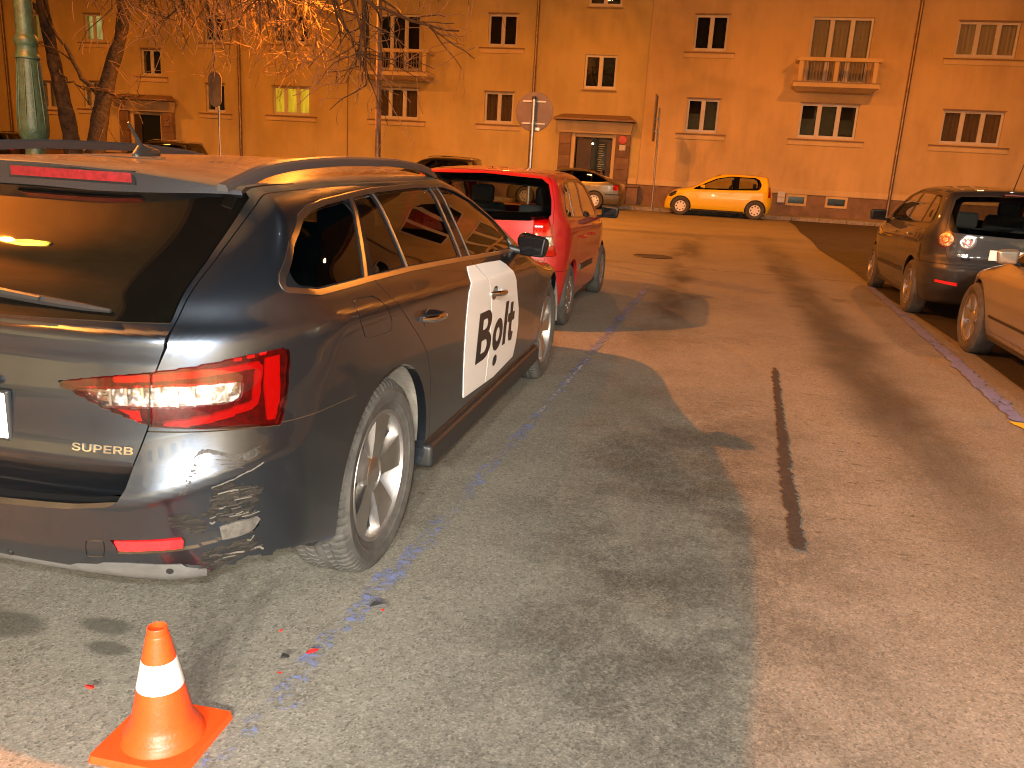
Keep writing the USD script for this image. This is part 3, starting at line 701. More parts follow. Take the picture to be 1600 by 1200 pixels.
def entrance(b, x0, x1, y, signs, board):
    """x0..x1: outer width of the stone sides"""
    zt = 2.93
    for a, c in ((x0, x0 + .50), (x1 - .60, x1)):
        for k in range(6):
            put(b, "stone_block", cat_mesh([rbox(a, c, y - .17 - .006 * (k % 2), y + .03, .14 + k * .465 + .004, .14 + (k + 1) * .465 - .004, .008, 6)]), STONE if k % 2 else STONE2, 30)
    put(b, "lintel", cat_mesh([m3.Manifold.hull_points(np.array([(q, yy, z) for q, yy, z in ((x0 - .05, y - .22, zt), (x1, y - .22, zt), (x0 - .05, y, zt), (x1, y, zt), (x0 - .12, y - .42, zt + .46), (x1 + .08, y - .42, zt + .46), (x0 - .12, y, zt + .46), (x1 + .08, y, zt + .46))], np.float32))]), TRIM, False)
    put(b, "canopy", cat_mesh([m3.Manifold.hull_points(np.array([(x0 - .2, y - .85, 3.41), (x1 + .2, y - .85, 3.41), (x0 - .2, y - .85, 3.47), (x1 + .2, y - .85, 3.47), (x0 - .2, y, 3.41), (x1 + .2, y, 3.41), (x0 + .1, y, 3.68), (x1 - .1, y, 3.68)], np.float32))]), SILLM, False)
    d0, d1 = x0 + .54, x1 - .62
    fr = put(b, "door", cat_mesh([*([bx(d0 + .20, d0 + .62 + .2, y + .20, y + .25, .16, 2.70), bx(d0 + 1.10, d1 - .12, y + .20, y + .25, .16, 2.70)] if board else [bx(d0 + .13, d0 + .5, y + .05, y + .11, .16, 2.78)])]), BOARD, False)
    put(fr, "door_frame", cat_mesh([bx(d0 - .04, d0 + .13, y - .02, y + .3, .14, 2.925), bx(d1 - .13, d1 + .02, y - .02, y + .3, .14, 2.925), bx(d0 + .13, d1 - .13, y + .1, y + .3, 2.78, 2.925)]), TRIM, False)
    put(fr, "door_pane", bx(d0 + .13, d1 - .13, y + (.27 if board else .12), y + (.28 if board else .13), .16, 2.78), MT["gloss"], False)
    put(fr, "door_handle", cat_mesh([tube([(d0 + .98, y + .12, .95), (d0 + .98, y + .12, 1.35)], .018)]), MT["satin"], 40)
    if board:
        bb = put(b, "bell_board", bx(d0 + 1.02, d0 + 1.46, y + .16, y + .195, 1.25, 2.62), MT["gloss"], False)
        for k in range(14): put(bb, "name_strip", bx(d0 + 1.12 + .02 * (k % 3), d0 + 1.38 - .03 * ((k * 5) % 4), y + .150, y + .159, 1.33 + k * .09, 1.352 + k * .09), CURT, False)
        put(fr, "door_lamp", trimesh.creation.icosphere(2, .045).apply_translation([d0 + .86, y + .16, 2.52]), glow("door_glint_glow", (1, .8, .5), 6.0), 40)  # small glowing ball that imitates a glint of light in the doorway
    if signs:
        sx = x1 - .31
        put(b, "house_sign", lathe([(.0005, -.02), (.165, -.02), (.17, -.012), (.17, .0)], 32, "y").apply_translation([sx, y - .185, 2.72]), mat("red_enamel", (.45, .03, .02), .3) if "/red_enamel" not in str(taken) and signs == 1 else SILLM, 40)
        put(b, "house_sign", cat_mesh([rbox(sx - .12, sx + .14, y - .2, y - .18, 2.30, 2.52, .006)]), WHITE if signs == 1 else SILLM, 30)

WIN_R = [(-1.47, -.18, 6.28, 7.62, 2, "dark"), (-1.45, -.18, 3.16, 4.47, 2, "dark"), (2.95, 5.18, 5.20, 7.61, 3, "curtain"), (2.95, 5.11, 3.15, 4.46, 3, "dark"), (8.15, 10.24, 6.30, 7.55, 3, "curtain"), (8.16, 10.28, 3.17, 4.41, 3, "brown"),
         (-1.47, -.18, 9.40, 10.72, 2, "dark"), (2.95, 5.18, 8.35, 10.7, 3, "dark"), (8.15, 10.24, 9.42, 10.7, 3, "dark"), (13.2, 15.3, 6.30, 7.55, 3, "dark"), (13.2, 15.3, 3.17, 4.41, 3, "dark"), (18.0, 19.3, 6.3, 7.55, 2, "dark"), (18.0, 19.3, 3.17, 4.41, 2, "curtain")]
WIN_L = [(-9.98, -8.72, 6.24, 7.52, 2, "dark"), (-10.0, -8.72, 3.15, 4.43, 2, "brown"), (-5.78, -4.45, 4.70, 6.03, 2, "dark"), (-5.80, -4.45, 7.87, 9.05, 2, "dark"), (-14.98, -12.98, 5.15, 7.43, 3, "dark"), (-15.0, -13.0, 3.14, 4.44, 3, "brown"),
         (-20.0, -18.16, 3.10, 4.31, 3, "lit"), (-19.95, -18.2, 6.13, 7.36, 3, "dark"), (-23.42, -22.43, 3.05, 4.31, 2, "dark"), (-23.40, -22.41, 6.10, 7.20, 2, "dark"), (-26.76, -25.70, 4.55, 5.73, 2, "dark"), (-29.72, -28.74, 5.98, 7.19, 2, "lit2"),
         (-32.70, -31.70, 5.95, 7.15, 2, "dim"), (-32.55, -31.55, 2.85, 4.11, 2, "curtain"), (-30.0, -29.15, 2.98, 4.19, 2, "curtain"), (-9.98, -8.72, 9.34, 10.6, 2, "dark"), (-14.98, -12.98, 9.3, 10.6, 3, "dark"), (-20.0, -18.2, 9.25, 10.5, 3, "dark"), (-38.2, -36.9, 3.1, 4.3, 2, "dark"), (-38.2, -36.9, 6.1, 7.3, 2, "dark")]
def house(name, label, x0, x1, y, wins, pm, pl_holes=(), door=None, loc=None):
    b = thing(name, label, "house")
    holes = [w[:4] for w in wins] + ([(door[0] + .5, door[1] - .6, .0, 2.93)] if door else [])
    wall_with(b, x0, x1, 1.2, 13.0, y, .42, [h for h in holes], pm)
    pl = [h for h in pl_holes] + ([(door[0] - .01, door[1] + .01, -1, 5)] if door else [])
    poly = sh_box(x0, .14, x1, .96)
    for h in pl: poly = poly.difference(sh_box(h[0], h[2], h[1], h[3]))
    for gg in getattr(poly, "geoms", [poly]):
        t = trimesh.creation.extrude_polygon(gg, .45, engine="earcut"); v = t.vertices
        t = trimesh.Trimesh(np.stack([v[:, 0], y + .42 - v[:, 2], v[:, 1]], 1), t.faces, process=False); t.fix_normals(); put(b, "plinth", t, STONE, False)
        a, c = gg.bounds[0], gg.bounds[2]
        put(b, "plinth_cornice", cat_mesh([rbox(a, c, y - .075, y + .2, .962, 1.198, .02)]), TRIM, False)
    if door: wall_with(b, door[0], door[1], .14, 1.2, y, .42, [(door[0] + .5, door[1] - .6, -1, 3)], pm)
    put(b, "roof", cat_mesh([m3.Manifold.hull_points(np.array([(x0, y - .5, 13.0), (x1, y - .5, 13.0), (x0, y - .5, 13.15), (x1, y - .5, 13.15), (x0, y + 9.5, 13.0), (x1, y + 9.5, 13.0), (x0, y + 4.5, 16.5), (x1, y + 4.5, 16.5)], np.float32))]), STONE2, False)
    put(b, "rear_block", bx(x0, x1, y + .9, y + 9, .1, 12.98), ROOM, False)
    for w in wins:
        window(b, *w[:5], y=y, look=w[5], sill="wide" if not (w[3] - w[2] > 2 or abs(w[0] + 5.79) < .1) else True if abs(w[0] + 5.79) < .1 else False)
    return b

hR = house("apartment_house", "ochre house on the right with balcony, stone plinth and two small basement windows", -3.19, 26, FY0, WIN_R, PL_R, [(2.85, 3.65, .51, .955), (4.37, 5.21, .50, .955)])
for a, c in ((2.85, 3.65), (4.37, 5.21)):
    w = put(hR, "basement_window", cat_mesh([bx(a + .002, a + .09, FY0 - .05, FY0 + .1, .512, .953), bx(c - .09, c - .002, FY0 - .05, FY0 + .1, .512, .953), bx(a + .09, c - .09, FY0 - .05, FY0 + .1, .512, .60), bx(a + .09, c - .09, FY0 - .05, FY0 + .1, .87, .953)]), TRIM, False)
    put(w, "pane", bx(a + .09, c - .09, FY0 + .04, FY0 + .05, .60, .87), MT["gloss"], False)
mb = put(hR, "meter_box", cat_mesh([rbox(2.51, 2.80, FY0 - .12, FY0, .82, 1.03, .01)]), WHITE, 30); put(hR, "meter_box", cat_mesh([rbox(2.51, 2.80, FY0 - .12, FY0, .60, .812, .01)]), WHITE, 30)
balcony(hR, 2.46, 5.58, 4.98, FY0); pipe(hR, 6.73, FY0, 12.8)
hL = house("apartment_house", "yellow house on the left with two canopied entrances and some lit windows", -46, -3.20, FY0 + .05, WIN_L, PL_L, (), (-6.62, -3.62))
entrance(hL, -6.62, -3.62, FY0 + .05, 1, True)
balcony(hL, -15.5, -12.25, 4.86, FY0 + .05)
for x in (-7.86, -21.6, -34.2): pipe(hL, x, FY0 + .05, 12.8)
# second entrance (its stone surround stands before the wall)
entrance(hL, -27.85, -24.98, FY0 - .14, 2, False)
put(hL, "cable", tube([(-16.32, FY0 + .02, 1.3), (-16.3, FY0 + .02, 6.0)], .016, 6), SILLM, False)
lw = put(None, "railing_wall", cat_mesh([rbox(-3.56, -3.10, 35.5, 35.86, .14, .84, .02), rbox(-3.62, -3.05, 35.45, 35.9, .845, .92, .02)]), STONE, 30, label="low brown stone stub wall beside the right house entrance", cat="wall")
# houses that close the street to the right and behind: seen only as reflections in paint and glass
for nm, (x0, x1, y0, y1), zt in (("right", (14.0, 24.0, -30, 30), 12), ("behind", (-40, 13.9, -34, -24), 12), ("left", (-24, -11.3, -23.8, 8.9), 19)):
    b = UsdGeom.Xform.Define(stage, numbered("/World", "street_house")).GetPath().pathString; stage.GetPrimAtPath(b).SetCustomDataByKey("kind", "structure")
    put(b, "wall", bx(x0, x1, y0, y1, 0, zt), PL_R, False)
    for k in range(14):
        for z in (1.6, 4.8, 8.0, 11.2, 14.4):
            if z + 2 > zt or nm != "behind": continue
            if nm == "behind": put(b, "window", bx(x0 + 2 + k * 3.8, x0 + 3.7 + k * 3.8, y1 - .02, y1 + .03, z, z + 1.5), MT["gloss"], False)
            elif y0 + 3.7 + k * 4 < y1: put(b, "window", bx(x0 - .03, x0 + .02, y0 + 2 + k * 4, y0 + 3.7 + k * 4, z, z + 1.5) if nm == "right" else bx(x1 - .02, x1 + .03, y0 + 2 + k * 4, y0 + 3.7 + k * 4, z, z + 1.5), CURT2, False)
    put(b, "roof", bx(x0 - .4, x1 + .4, y0 - .4, y1 + .4, zt + .001, zt + .3), STONE2, False)
# ---------------------------------------------------------------- lamps, signs, trees
GREEN = mat("green_iron_paint", (.024, .070, .058), .45, .1, noise=(9, .6, 1.3), bump=(25, .006))
POLE = mat("weathered_pole", (.20, .15, .13), .5, .5, noise=(4, .5, 1.4)); ZINC = mat("zinc", (.34, .33, .32), .4, .8, noise=(14, .75, 1.15))
def lantern(parent, x, y, z, ang, m):
    """flat street lamp head with its glass, pointing along ang"""
    c, s = math.cos(ang), math.sin(ang)
    t = cat_mesh([m3.Manifold.batch_hull([m3.Manifold.sphere(r, 12).scale([1, 1, .5]).translate([q, 0, 0]) for q, r in ((0, .08), (.25, .16), (.55, .12))])])
    t.apply_transform(trimesh.transformations.rotation_matrix(ang, [0, 0, 1])); t.apply_translation([x, y, z]); h = put(parent, "lamp_head", t, m, 40)
    return x + .3 * c, y + .3 * s, z - .12

def iron_lamp(x, y, ang, label):
    t = thing("street_lamp", label, "street lamp", (x, y, 0))
    prof = [(.30, 0), (.30, .25), (.26, .30), (.25, .62), (.20, .70), (.17, .80), (.155, 1.05), (.15, 1.16), (.125, 1.22), (.118, 1.30), (.135, 1.36), (.172, 1.44), (.184, 1.52), (.182, 1.60), (.170, 1.75), (.152, 1.95), (.140, 2.15), (.134, 2.30), (.132, 2.38)]
    put(t, "base", lathe(prof, 36), GREEN, 40)
    put(t, "collar", lathe([(.134, 2.38), (.146, 2.39), (.148, 2.41), (.138, 2.43), (.128, 2.46), (.122, 2.52), (.130, 2.55), (.142, 2.57), (.142, 2.62), (.128, 2.65), (.112, 2.68)], 36), GREEN, 40)
    for k in range(10):
        a = k * 2 * PI / 10; put(t, "flute", tube([(.183 * math.cos(a), .183 * math.sin(a), 1.50), (.171 * math.cos(a), .171 * math.sin(a), 1.75), (.141 * math.cos(a), .141 * math.sin(a), 2.15), (.134 * math.cos(a), .134 * math.sin(a), 2.36)], [.004, .012, .010, .004], 6), GREEN, 60)
    put(t, "post", lathe([(.112, 2.68), (.104, 3.2), (.088, 5.0), (.07, 7.0), (.0005, 7.02)], 28), GREEN, 40)
    c, s = math.cos(ang), math.sin(ang)
    put(t, "arm", tube([(0, 0, 6.8), (.3 * c, .3 * s, 7.15), (.8 * c, .8 * s, 7.2)], .035, 8), GREEN, 60)
    return t, lantern(t, .8 * c, .8 * s, 7.18, ang, GREEN)
t, _ = iron_lamp(-8.70, 9.5, .3, "green cast iron lamp post with a bulging base at the left edge")
t, q = iron_lamp(-8.5, 3.35, 0.0, "green cast iron lamp post lighting the parked cars from the left")
put(t, "lamp_stem", tube([(q[0], q[1], q[2] + .1), (q[0], q[1], q[2] - .16)], .012, 6), GREEN, 40); lamp_light(t + "/lamp", (q[0], q[1], q[2] - .24), SOD_A, SODIUM, .07, down=False)
t = thing("lamp_pole", "slim rusty street lamp pole in front of the balcony house", "street lamp", (-8.45, 20.5, 0))
put(t, "pole", lathe([(.12, 0), (.12, .9), (.078, 1.0), (.07, 3.0), (.062, 7.2), (.0005, 7.22)], 20), POLE, 40)
for z in (2.35, 3.55): put(t, "pole_band", lathe([(.071, z - .25), (.0735, z - .24), (.073, z + .24), (.07, z + .25)], 20), mat("pale_band", (.30, .19, .15), .6, noise=(9, .7, 1.2)) if z < 3 else LK + "pale_band", 40)
put(t, "arm", tube([(0, 0, 7.0), (-.5, -.1, 7.35), (-1.2, -.2, 7.4)], .03, 8), POLE, 60)
q = lantern(t, -1.2, -.2, 7.38, PI, POLE); lamp_light(t + "/lamp", q, SOD_B, SODIUM, .12)
for x, y, pw, w_ in ((-31, 25.5, .9, 'before the two bare trees'), (-19.5, 25.5, .9, 'before the lit yellow window'), (-6.5, 25.5, 1.0, 'before the right hand entrance'), (7.0, 25.5, 1.05, 'before the right balcony'), (19, 25.5, .9, 'beyond the right edge')):
    t = thing("hanging_street_lamp", f"sodium lamp hung over the cross street {w_}", "street lamp", (x, y, 10.2), group="lamps hung above the cross street")
    put(t, "shade", lathe([(.0005, .20), (.05, .20), (.09, .12), (.28, -.04), (.285, -.06), (.27, -.05), (.08, .09), (.0005, .1)], 28), ZINC, 40)
    put(t, "hanger", tube([(0, 0, .2), (0, 0, .7)], .01, 6), ZINC, 40); put(t, "wire", tube([(-6.4, 0, .95), (0, 0, .7), (6.4, 0, .95)], .007, 5), MT["black"], 40)
    lamp_light(t + "/lamp", (0, 0, -.07), SOD_C * pw, SODIUM, .2)
# signs
t = thing("round_road_sign", "back of a round road sign on a grey post behind the red car", "road sign", (-3.14, 14.5, 0))
put(t, "sign_disc", cat_mesh([lathe([(.0005, -.004), (.318, -.004), (.325, .0), (.325, .014), (.312, .014), (.310, .002), (.0005, .002)], 48, "y").apply_translation([0, .02, 2.33])]), mat("sign_back", (.12, .075, .05), .5, .35, noise=(5, .8, 1.1)), 30)
put(t, "sign_post", lathe([(.033, 0), (.033, 2.56), (.0005, 2.57)], 16).apply_translation([0, -.045, 0]), ZINC, 40)
for z in (2.14, 2.50): put(t, "clamp", cat_mesh([bx(-.20, .20, -.006, .012, z - .012, z + .012), lathe([(.034, z - .02), (.042, z - .02), (.042, z + .02), (.034, z + .02)], 16).apply_translation([0, -.045, 0])]), ZINC, 30)
put(t, "post_cap", lathe([(.036, 2.53), (.036, 2.575), (.0005, 2.585)], 16).apply_translation([0, -.045, 0]), MT["black"], 40)
put(t, "sticker", bx(.035, .11, .006, .010, 2.03, 2.075).apply_translation([0, 0, 0]), MT["number_plate"], False)
t = thing("road_sign", "road sign seen edge on, on a slim post before the house corner", "road sign", (-2.33, 33.8, 0))
put(t, "sign_post", tube([(0, 0, .1), (-.05, 0, 3.6), (-.06, 0, 3.9)], .035, 10), ZINC, 40)
put(t, "sign_panel", cat_mesh([rbox(-.22, -.17, -.55, .35, 2.65, 4.35, .01)]), mat("sign_edge", (.12, .11, .11), .5), 30)
for z in (3.0, 3.45): put(t, "sign_bracket", bx(-.18, .0, -.02, .02, z, z + .05), ZINC, 30)
t = thing("street_sign", "small round topped sign on a thin pole before the left house", "road sign", (-12.62, 20, 0))
put(t, "sign_post", tube([(0, 0, .1), (0, 0, 3.2)], .028, 10), ZINC, 40)
put(t, "sign_panel", cat_mesh([m3.Manifold.batch_hull([m3.Manifold.cylinder(.03, r, r, 28).rotate([90, 0, 0]).translate([-.06, -.03, z]) for r, z in ((.19, 3.12), (.17, 2.62))])]), mat("sign_dark", (.22, .17, .12), .5, .3), 30)
# ---- bare trees
BARK = mat("tree_bark", (.055, .042, .032), .9, noise=(7, .5, 1.5), bump=(14, .04)); TWIG = mat("twig_bark", (.22, .14, .085), .85)
def grow(rg, p, d, L, r, depth, out, gravity, spread):
    """a wandering branch that forks into finer ones"""
    n = 5; pts = [p]; q = p.copy(); dd = d.copy()
    for k in range(n):
        dd = dd + rg.normal(0, .16, 3) + np.array([0, 0, gravity * (k + 1) / n]); dd /= np.linalg.norm(dd); q = q + dd * L / n; pts.append(q.copy())
    out.append((np.array(pts), np.linspace(r, r * .5, n + 1), depth))
    if depth == 0: return
    for k in range(rg.integers(3, 5) if depth > 1 else rg.integers(3, 6)):
        i = rg.integers(1, n + 1); side = rg.normal(0, 1, 3); side -= side @ dd * dd; side /= np.linalg.norm(side) + 1e-9
        nd = dd * .75 + side * spread; nd /= np.linalg.norm(nd)
        grow(rg, pts[i], nd, L * rg.uniform(.5, .75), r * .42, depth - 1, out, gravity, spread)
def tree(label, base, trunk, limbs, seed, loc):
    rg = np.random.default_rng(seed); t = thing("bare_tree", label, "tree", loc); o = np.array(loc)
    p = np.array([a[:3] for a in trunk]) - o; s = np.linspace(0, 1, 40); k = np.linspace(0, 1, len(p))
    P = np.stack([PchipInterpolator(k, p[:, j])(s) for j in range(3)], 1); R = np.interp(s, k, [a[3] for a in trunk]) * (1 + .05 * np.sin(s * 47) + rg.normal(0, .02, 40))
    put(t, "trunk", tube(P, R, 14), BARK, 60)
    br, tw = [], []
    for pts, r0_, depth, g_, sp, kids in limbs:
        q = np.array(pts, float) - o; kk = np.linspace(0, 1, len(q)); ss = np.linspace(0, 1, 16)
        Q = np.stack([PchipInterpolator(kk, q[:, j])(ss) for j in range(3)], 1) + np.r_[np.zeros((1, 3)), rg.normal(0, .03, (15, 3))]
        put(t, "limb", tube(Q, np.linspace(r0_, r0_ * .3, 16), 8), BARK, 60)
        out = []
        for c in range(kids):
            i = rg.integers(3, 16); d = Q[min(i + 1, 15)] - Q[i - 1]; d /= np.linalg.norm(d); side = rg.normal(0, 1, 3); side -= side @ d * d; side /= np.linalg.norm(side)
            nd = d * .7 + side * sp; nd /= np.linalg.norm(nd)
            grow(rg, Q[i], nd, rg.uniform(1.0, 2.0), r0_ * .32, depth, out, g_, .8)
        for a, b, dep in out: (tw if dep == 0 else br).append(tube(a, np.maximum(b, .0065), 4, False))
    if br: put(t, "branches", cat_mesh(br), BARK, 60, kind="stuff")
    if tw: put(t, "twigs", cat_mesh(tw), TWIG, 60, kind="stuff")
tree("bare street tree with the straighter trunk, left of its neighbour", 0, [(-17.45, 20.5, 0, .30), (-17.56, 20.5, 1.4, .22), (-17.75, 20.5, 2.6, .19), (-17.95, 20.5, 3.6, .17), (-18.1, 20.4, 5.2, .15), (-18.2, 20.3, 8.0, .09)],
     [([(-18.1, 20.4, 4.6), (-19.2, 20, 6.0), (-20.5, 19.5, 7.6)], .09, 2, .02, .7, 9), ([(-18.0, 20.5, 3.4), (-17.2, 20.2, 2.95), (-16.6, 20.2, 2.75)], .035, 1, 0, .4, 3), ([(-18.1, 20.3, 5.2), (-17.4, 19.2, 6.6), (-16.6, 18.2, 8)], .08, 2, -.06, .7, 22), ([(-18.2, 20.3, 6), (-18.8, 21.4, 7.4), (-19, 22.5, 9)], .07, 2, .0, .7, 8)], 11, (-17.45, 20.5, 0))
tree("bare leaning street tree with forked limbs, right of its neighbour", 0, [(-17.05, 20.5, 0, .31), (-16.75, 20.5, 1.4, .24), (-16.55, 20.5, 2.2, .22), (-16.2, 20.5, 3.2, .19), (-15.75, 20.5, 4.3, .16), (-15.55, 20.4, 5.2, .15), (-15.4, 20.3, 8.0, .10)],
     [([(-16.45, 20.4, 2.6), (-17.0, 20.1, 3.4), (-17.6, 20, 4.6), (-18, 19.8, 6)], .07, 1, 0, .6, 5), ([(-15.6, 20.3, 4.9), (-14.6, 19.6, 6.0), (-13.2, 18.6, 5.9), (-11.2, 17.8, 5.2)], .10, 2, -.08, .8, 70), ([(-15.5, 20.3, 5.4), (-14.2, 20.8, 6.6), (-12.8, 21.2, 6.4), (-11.2, 21.4, 5.6)], .09, 2, -.09, .8, 67),
      ([(-16.4, 20.4, 2.75), (-15.5, 20.2, 2.62), (-14.9, 20.2, 2.66)], .03, 1, 0, .4, 3), ([(-15.4, 20.3, 7), (-14.4, 19.4, 8.2), (-13.5, 18.5, 9)], .07, 2, .0, .7, 8)], 12, (-17.05, 20.5, 0))
tree("bare tree whose drooping branches hang in from above", 0, [(-12.4, 10.4, 0, .30), (-12.3, 10.2, 2.5, .24), (-12.0, 9.8, 5.0, .2), (-11.6, 9.6, 7.5, .15)],
     [([(-12.0, 9.8, 5.2), (-10.2, 11.0, 6.6), (-8.4, 13.0, 6.0), (-6.9, 14.6, 4.55), (-6.1, 15.0, 4.0)], .10, 2, -.10, .75, 34), ([(-11.8, 9.7, 6), (-10.6, 11.6, 7.2), (-9.2, 13.4, 6.4), (-8.3, 14.4, 5.2)], .09, 2, -.13, .75, 64), ([(-11.7, 9.3, 6.6), (-8.8, 11.4, 8), (-6.4, 13.4, 7.2), (-4.7, 15.0, 5.5)], .09, 2, -.10, .75, 54),
      ([(-11.9, 9.8, 5.6), (-11.6, 11.4, 6.8), (-10.9, 13.0, 6.2), (-10.2, 13.8, 5.0)], .08, 2, -.13, .75, 57)], 13, (-12.4, 10.4, 0))

for dx, w_ in ((-2.3, "left"), (0.0, "middle"), (2.3, "right")):  # added fill light: unseen white lamps, split in three to soften their shadows
    t = thing("hanging_street_lamp", f"added white fill lamp, unseen behind the camera, {w_} of three", "street lamp", (FILL_AT[0] + dx, FILL_AT[1], FILL_AT[2] + .2), group="added white fill lamps behind the camera")
    put(t, "shade", lathe([(.0005, .30), (.07, .30), (.12, .2), (.50, .02), (.51, .0), (.49, .01), (.1, .17), (.0005, .18)], 28), ZINC, 40)
    put(t, "wire", tube([(-1.3, 0, .9), (0, 0, .3), (1.3, 0, .9)], .007, 5), MT["black"], 40)
    lamp_light(t + "/lamp", (0, 0, -.02), FILL_P / 3, (1, .93, .78), .48)
# ---------------------------------------------------------------- the damaged estate car in the foreground
def arch_cut(y, zc, R, x0, x1):
    c = m3.Manifold.cylinder(x1 - x0, R, R, 72).rotate([0, 90, 0]).translate([x0, y, zc])
    return c + mirror_m(c)

def dusty_glass(name, amount):
    """tinted glass with an uneven film of dust"""
    g = Gr(); P = g.add("texture_coordinate", "object"); n = g.noise(g.scaled(P, (1, 1, 2)), 3.5, 5, .6)
    a = g.math("multiply", g.rng(n, .3, .7, .75, 1.2, False), amount)
    t, gl, d = g.add("transparent_bsdf", "BSDF", color=(.07, .07, .065)), g.add("glossy_bsdf", "BSDF", roughness=.012), g.add("diffuse_bsdf", "BSDF", color=(.36, .30, .23))
    m1 = g.add("mix_closure", "closure", [("fac", a), ("closure1", t), ("closure2", d)])
    k = g.math("multiply", g.math("multiply", g.add("fresnel", "fac", IOR=1.5), 2.3, clamp=True), g.math("subtract", 1.0, g.add("geometry", "backfacing")))
    return g.done(name, g.add("mix_closure", "closure", [("fac", k), ("closure1", m1), ("closure2", gl)]))

def build_superb(loc):
    car = thing("estate_car", "dark grey estate car with scraped rear bumper corner and white lettered door sticker", "car", loc)
    B = superb_shape()
    O, I = B.solid(0.0), B.solid(-.035)
    Op, Om3, Om6, Om10, Om22, Om26 = (B.solid(q) for q in (.0035, -.003, -.006, -.010, -.022, -.026))
    both = lambda m: m + mirror_m(m)
    WB, AR, AZ = 2.955, .392, .345
    arches = arch_cut(0, AZ, AR, .52, 1.2) + arch_cut(WB, AZ, AR, .52, 1.2)
    pm = paint("dark_grey_paint", (.074, .090, .118), .95, .30, 1.0, .04, .40)
    # openings of the side windows
    DLO = [(-.622, 1.08), (-.612, 1.064), (-.484, 1.044), (-.146, 1.042), (.227, 1.035), (.852, 1.010), (1.003, 1.003), (1.853, .968), (1.90, .975), (1.885, 1.042), (1.801, 1.143), (1.56, 1.248), (1.366, 1.297), (1.202, 1.318), (.801, 1.321), (.338, 1.311), (.139, 1.301), (-.142, 1.283), (-.271, 1.269), (-.36, 1.248), (-.493, 1.186), (-.6, 1.11)]
    dlo = buf(DLO, 0, .02); dlo_in = buf(dlo, -.015, .012)
    QG = buf([(-.592, 1.083), (-.532, 1.139), (-.361, 1.226), (-.261, 1.254), (.06, 1.279), (-.150, 1.060), (-.469, 1.062)], 0, .025)
    FQ = buf([(.115, 1.283), (.285, 1.292), (.195, 1.056), (-.085, 1.058)], 0, .012)
    RG = buf([(.335, 1.292), (.985, 1.298), (.855, 1.030), (.245, 1.052)], 0, .012)
    FG = buf([(1.16, 1.296), (1.329, 1.282), (1.512, 1.237), (1.71, 1.155), (1.835, 1.03), (1.84, .99), (1.035, 1.020)], 0, .012)
    glasses = [QG, FQ, RG, FG]
    side = lambda poly, x0=.3, x1=1.2: xprism(poly, x0, x1)
    win = side(dlo); win2 = both(win)
    rear_glass = [(.0, 1.345), (.60, 1.33), (.655, 1.29), (.664, 1.2), (.668, 1.138), (.655, .999), (.0, .985)]
    rg = yprism(rear_glass + [(-a, z) for a, z in rear_glass[::-1][1:-1]], -1.3, -.1)
    screen = [(-.66, 1.02), (.66, 1.02), (.56, 1.315), (-.56, 1.315)]
    ws = yprism(screen, 1.2, 2.75)
    tail_right = [(.655, 1.375), (.684, 1.275), (.686, 1.138), (.667, .999), (.665, .945), (.645, .888), (.631, .75), (.602, .66), (.588, .60), (.572, .568), (.545, .552), (.434, .532), (.2, .517)]
    tailp = tail_right + [(-a, z) for a, z in tail_right[::-1]]
    tail = yprism(tailp, -1.4, -.12); tail_s = yprism(buf(tailp, -.0035), -1.4, -.12)
    LAMP = [(.539, .848), (.66, .868), (.793, .887), (.895, .902), (1.011, .92), (1.128, .929), (1.148, .921), (1.150, .905), (1.134, .803), (1.110, .732), (1.098, .724), (1.002, .736), (.851, .747), (.775, .752), (.658, .792), (.592, .818), (.547, .834)]
    lampw = wedge(LAMP); lampw_s = wedge(buf(LAMP, -.0025))
    S = O - I - arches - win2 - ws - both(lampw)
    bump_reg = both(xprism([(-1.4, .745), (-.95, .745), (-.66, .733), (-.30, .718), (-.22, .1), (-1.4, .1)], .0, 1.2))
    bump_reg_s = both(xprism([(-1.4, .7415), (-.95, .7415), (-.66, .7295), (-.30, .7145), (-.22, .1), (-1.4, .1)], -.01, 1.2))
    FD = [(1.012, 1.05), (1.01, .99), (1.07, .95), (1.15, .88), (1.225, .80), (1.265, .70), (1.28, .55), (1.28, .325), (2.36, .315), (2.38, .40), (2.345, .58), (2.28, .72), (2.215, .84), (2.12, .945), (1.95, 1.0)]
    RD = [(-.13, 1.06), (-.108, 1.038), (-.06, .99), (-.004, .943), (.10, .875), (.198, .812), (.28, .755), (.335, .70), (.375, .63), (.405, .54), (.425, .42), (.44, .325), (1.28, .325), (1.28, .55), (1.265, .70), (1.225, .80), (1.15, .88), (1.07, .95), (1.01, .99), (1.012, 1.05)]
    fd, rd = both(side(FD)), both(side(RD))
    fuel = [(-.327, 1.000), (-.30, 1.008), (-.177, 1.001), (-.14, .985), (-.10, .945), (-.072, .911), (-.062, .885), (-.075, .872), (-.24, .880), (-.275, .892), (-.316, .945)]
    fo, fi = ring(fuel, -.002, .002, .02)
    groove = (side(fo) - side(fi)) - Om6
    panel = S - bump_reg - tail - fd - rd - groove
    put_shell(car, "body", B, panel, pm)
    put_shell(car, "door", B, (S ^ side(buf(FD, -.0025))), pm, both=True)
    put_shell(car, "door", B, (S ^ side(buf(RD, -.0025))), pm, both=True)
    # rear bumper with the broken reflector slot, grey lower panel, tow cover, sensors
    SLOT = [(.655, .447), (.80, .458), (.929, .468), (1.036, .481), (1.039, .469), (1.022, .443), (.931, .437), (.844, .420), (.673, .405)]
    GREY = [(-.90, .352), (-.837, .374), (-.70, .376), (-.52, .340), (0, .343), (.52, .340), (.70, .376), (.837, .374), (.90, .352), (.93, .30), (.9, .2), (-.9, .2), (-.93, .30)]
    greyw = wedge(GREY, r0=.35, edge=.1)
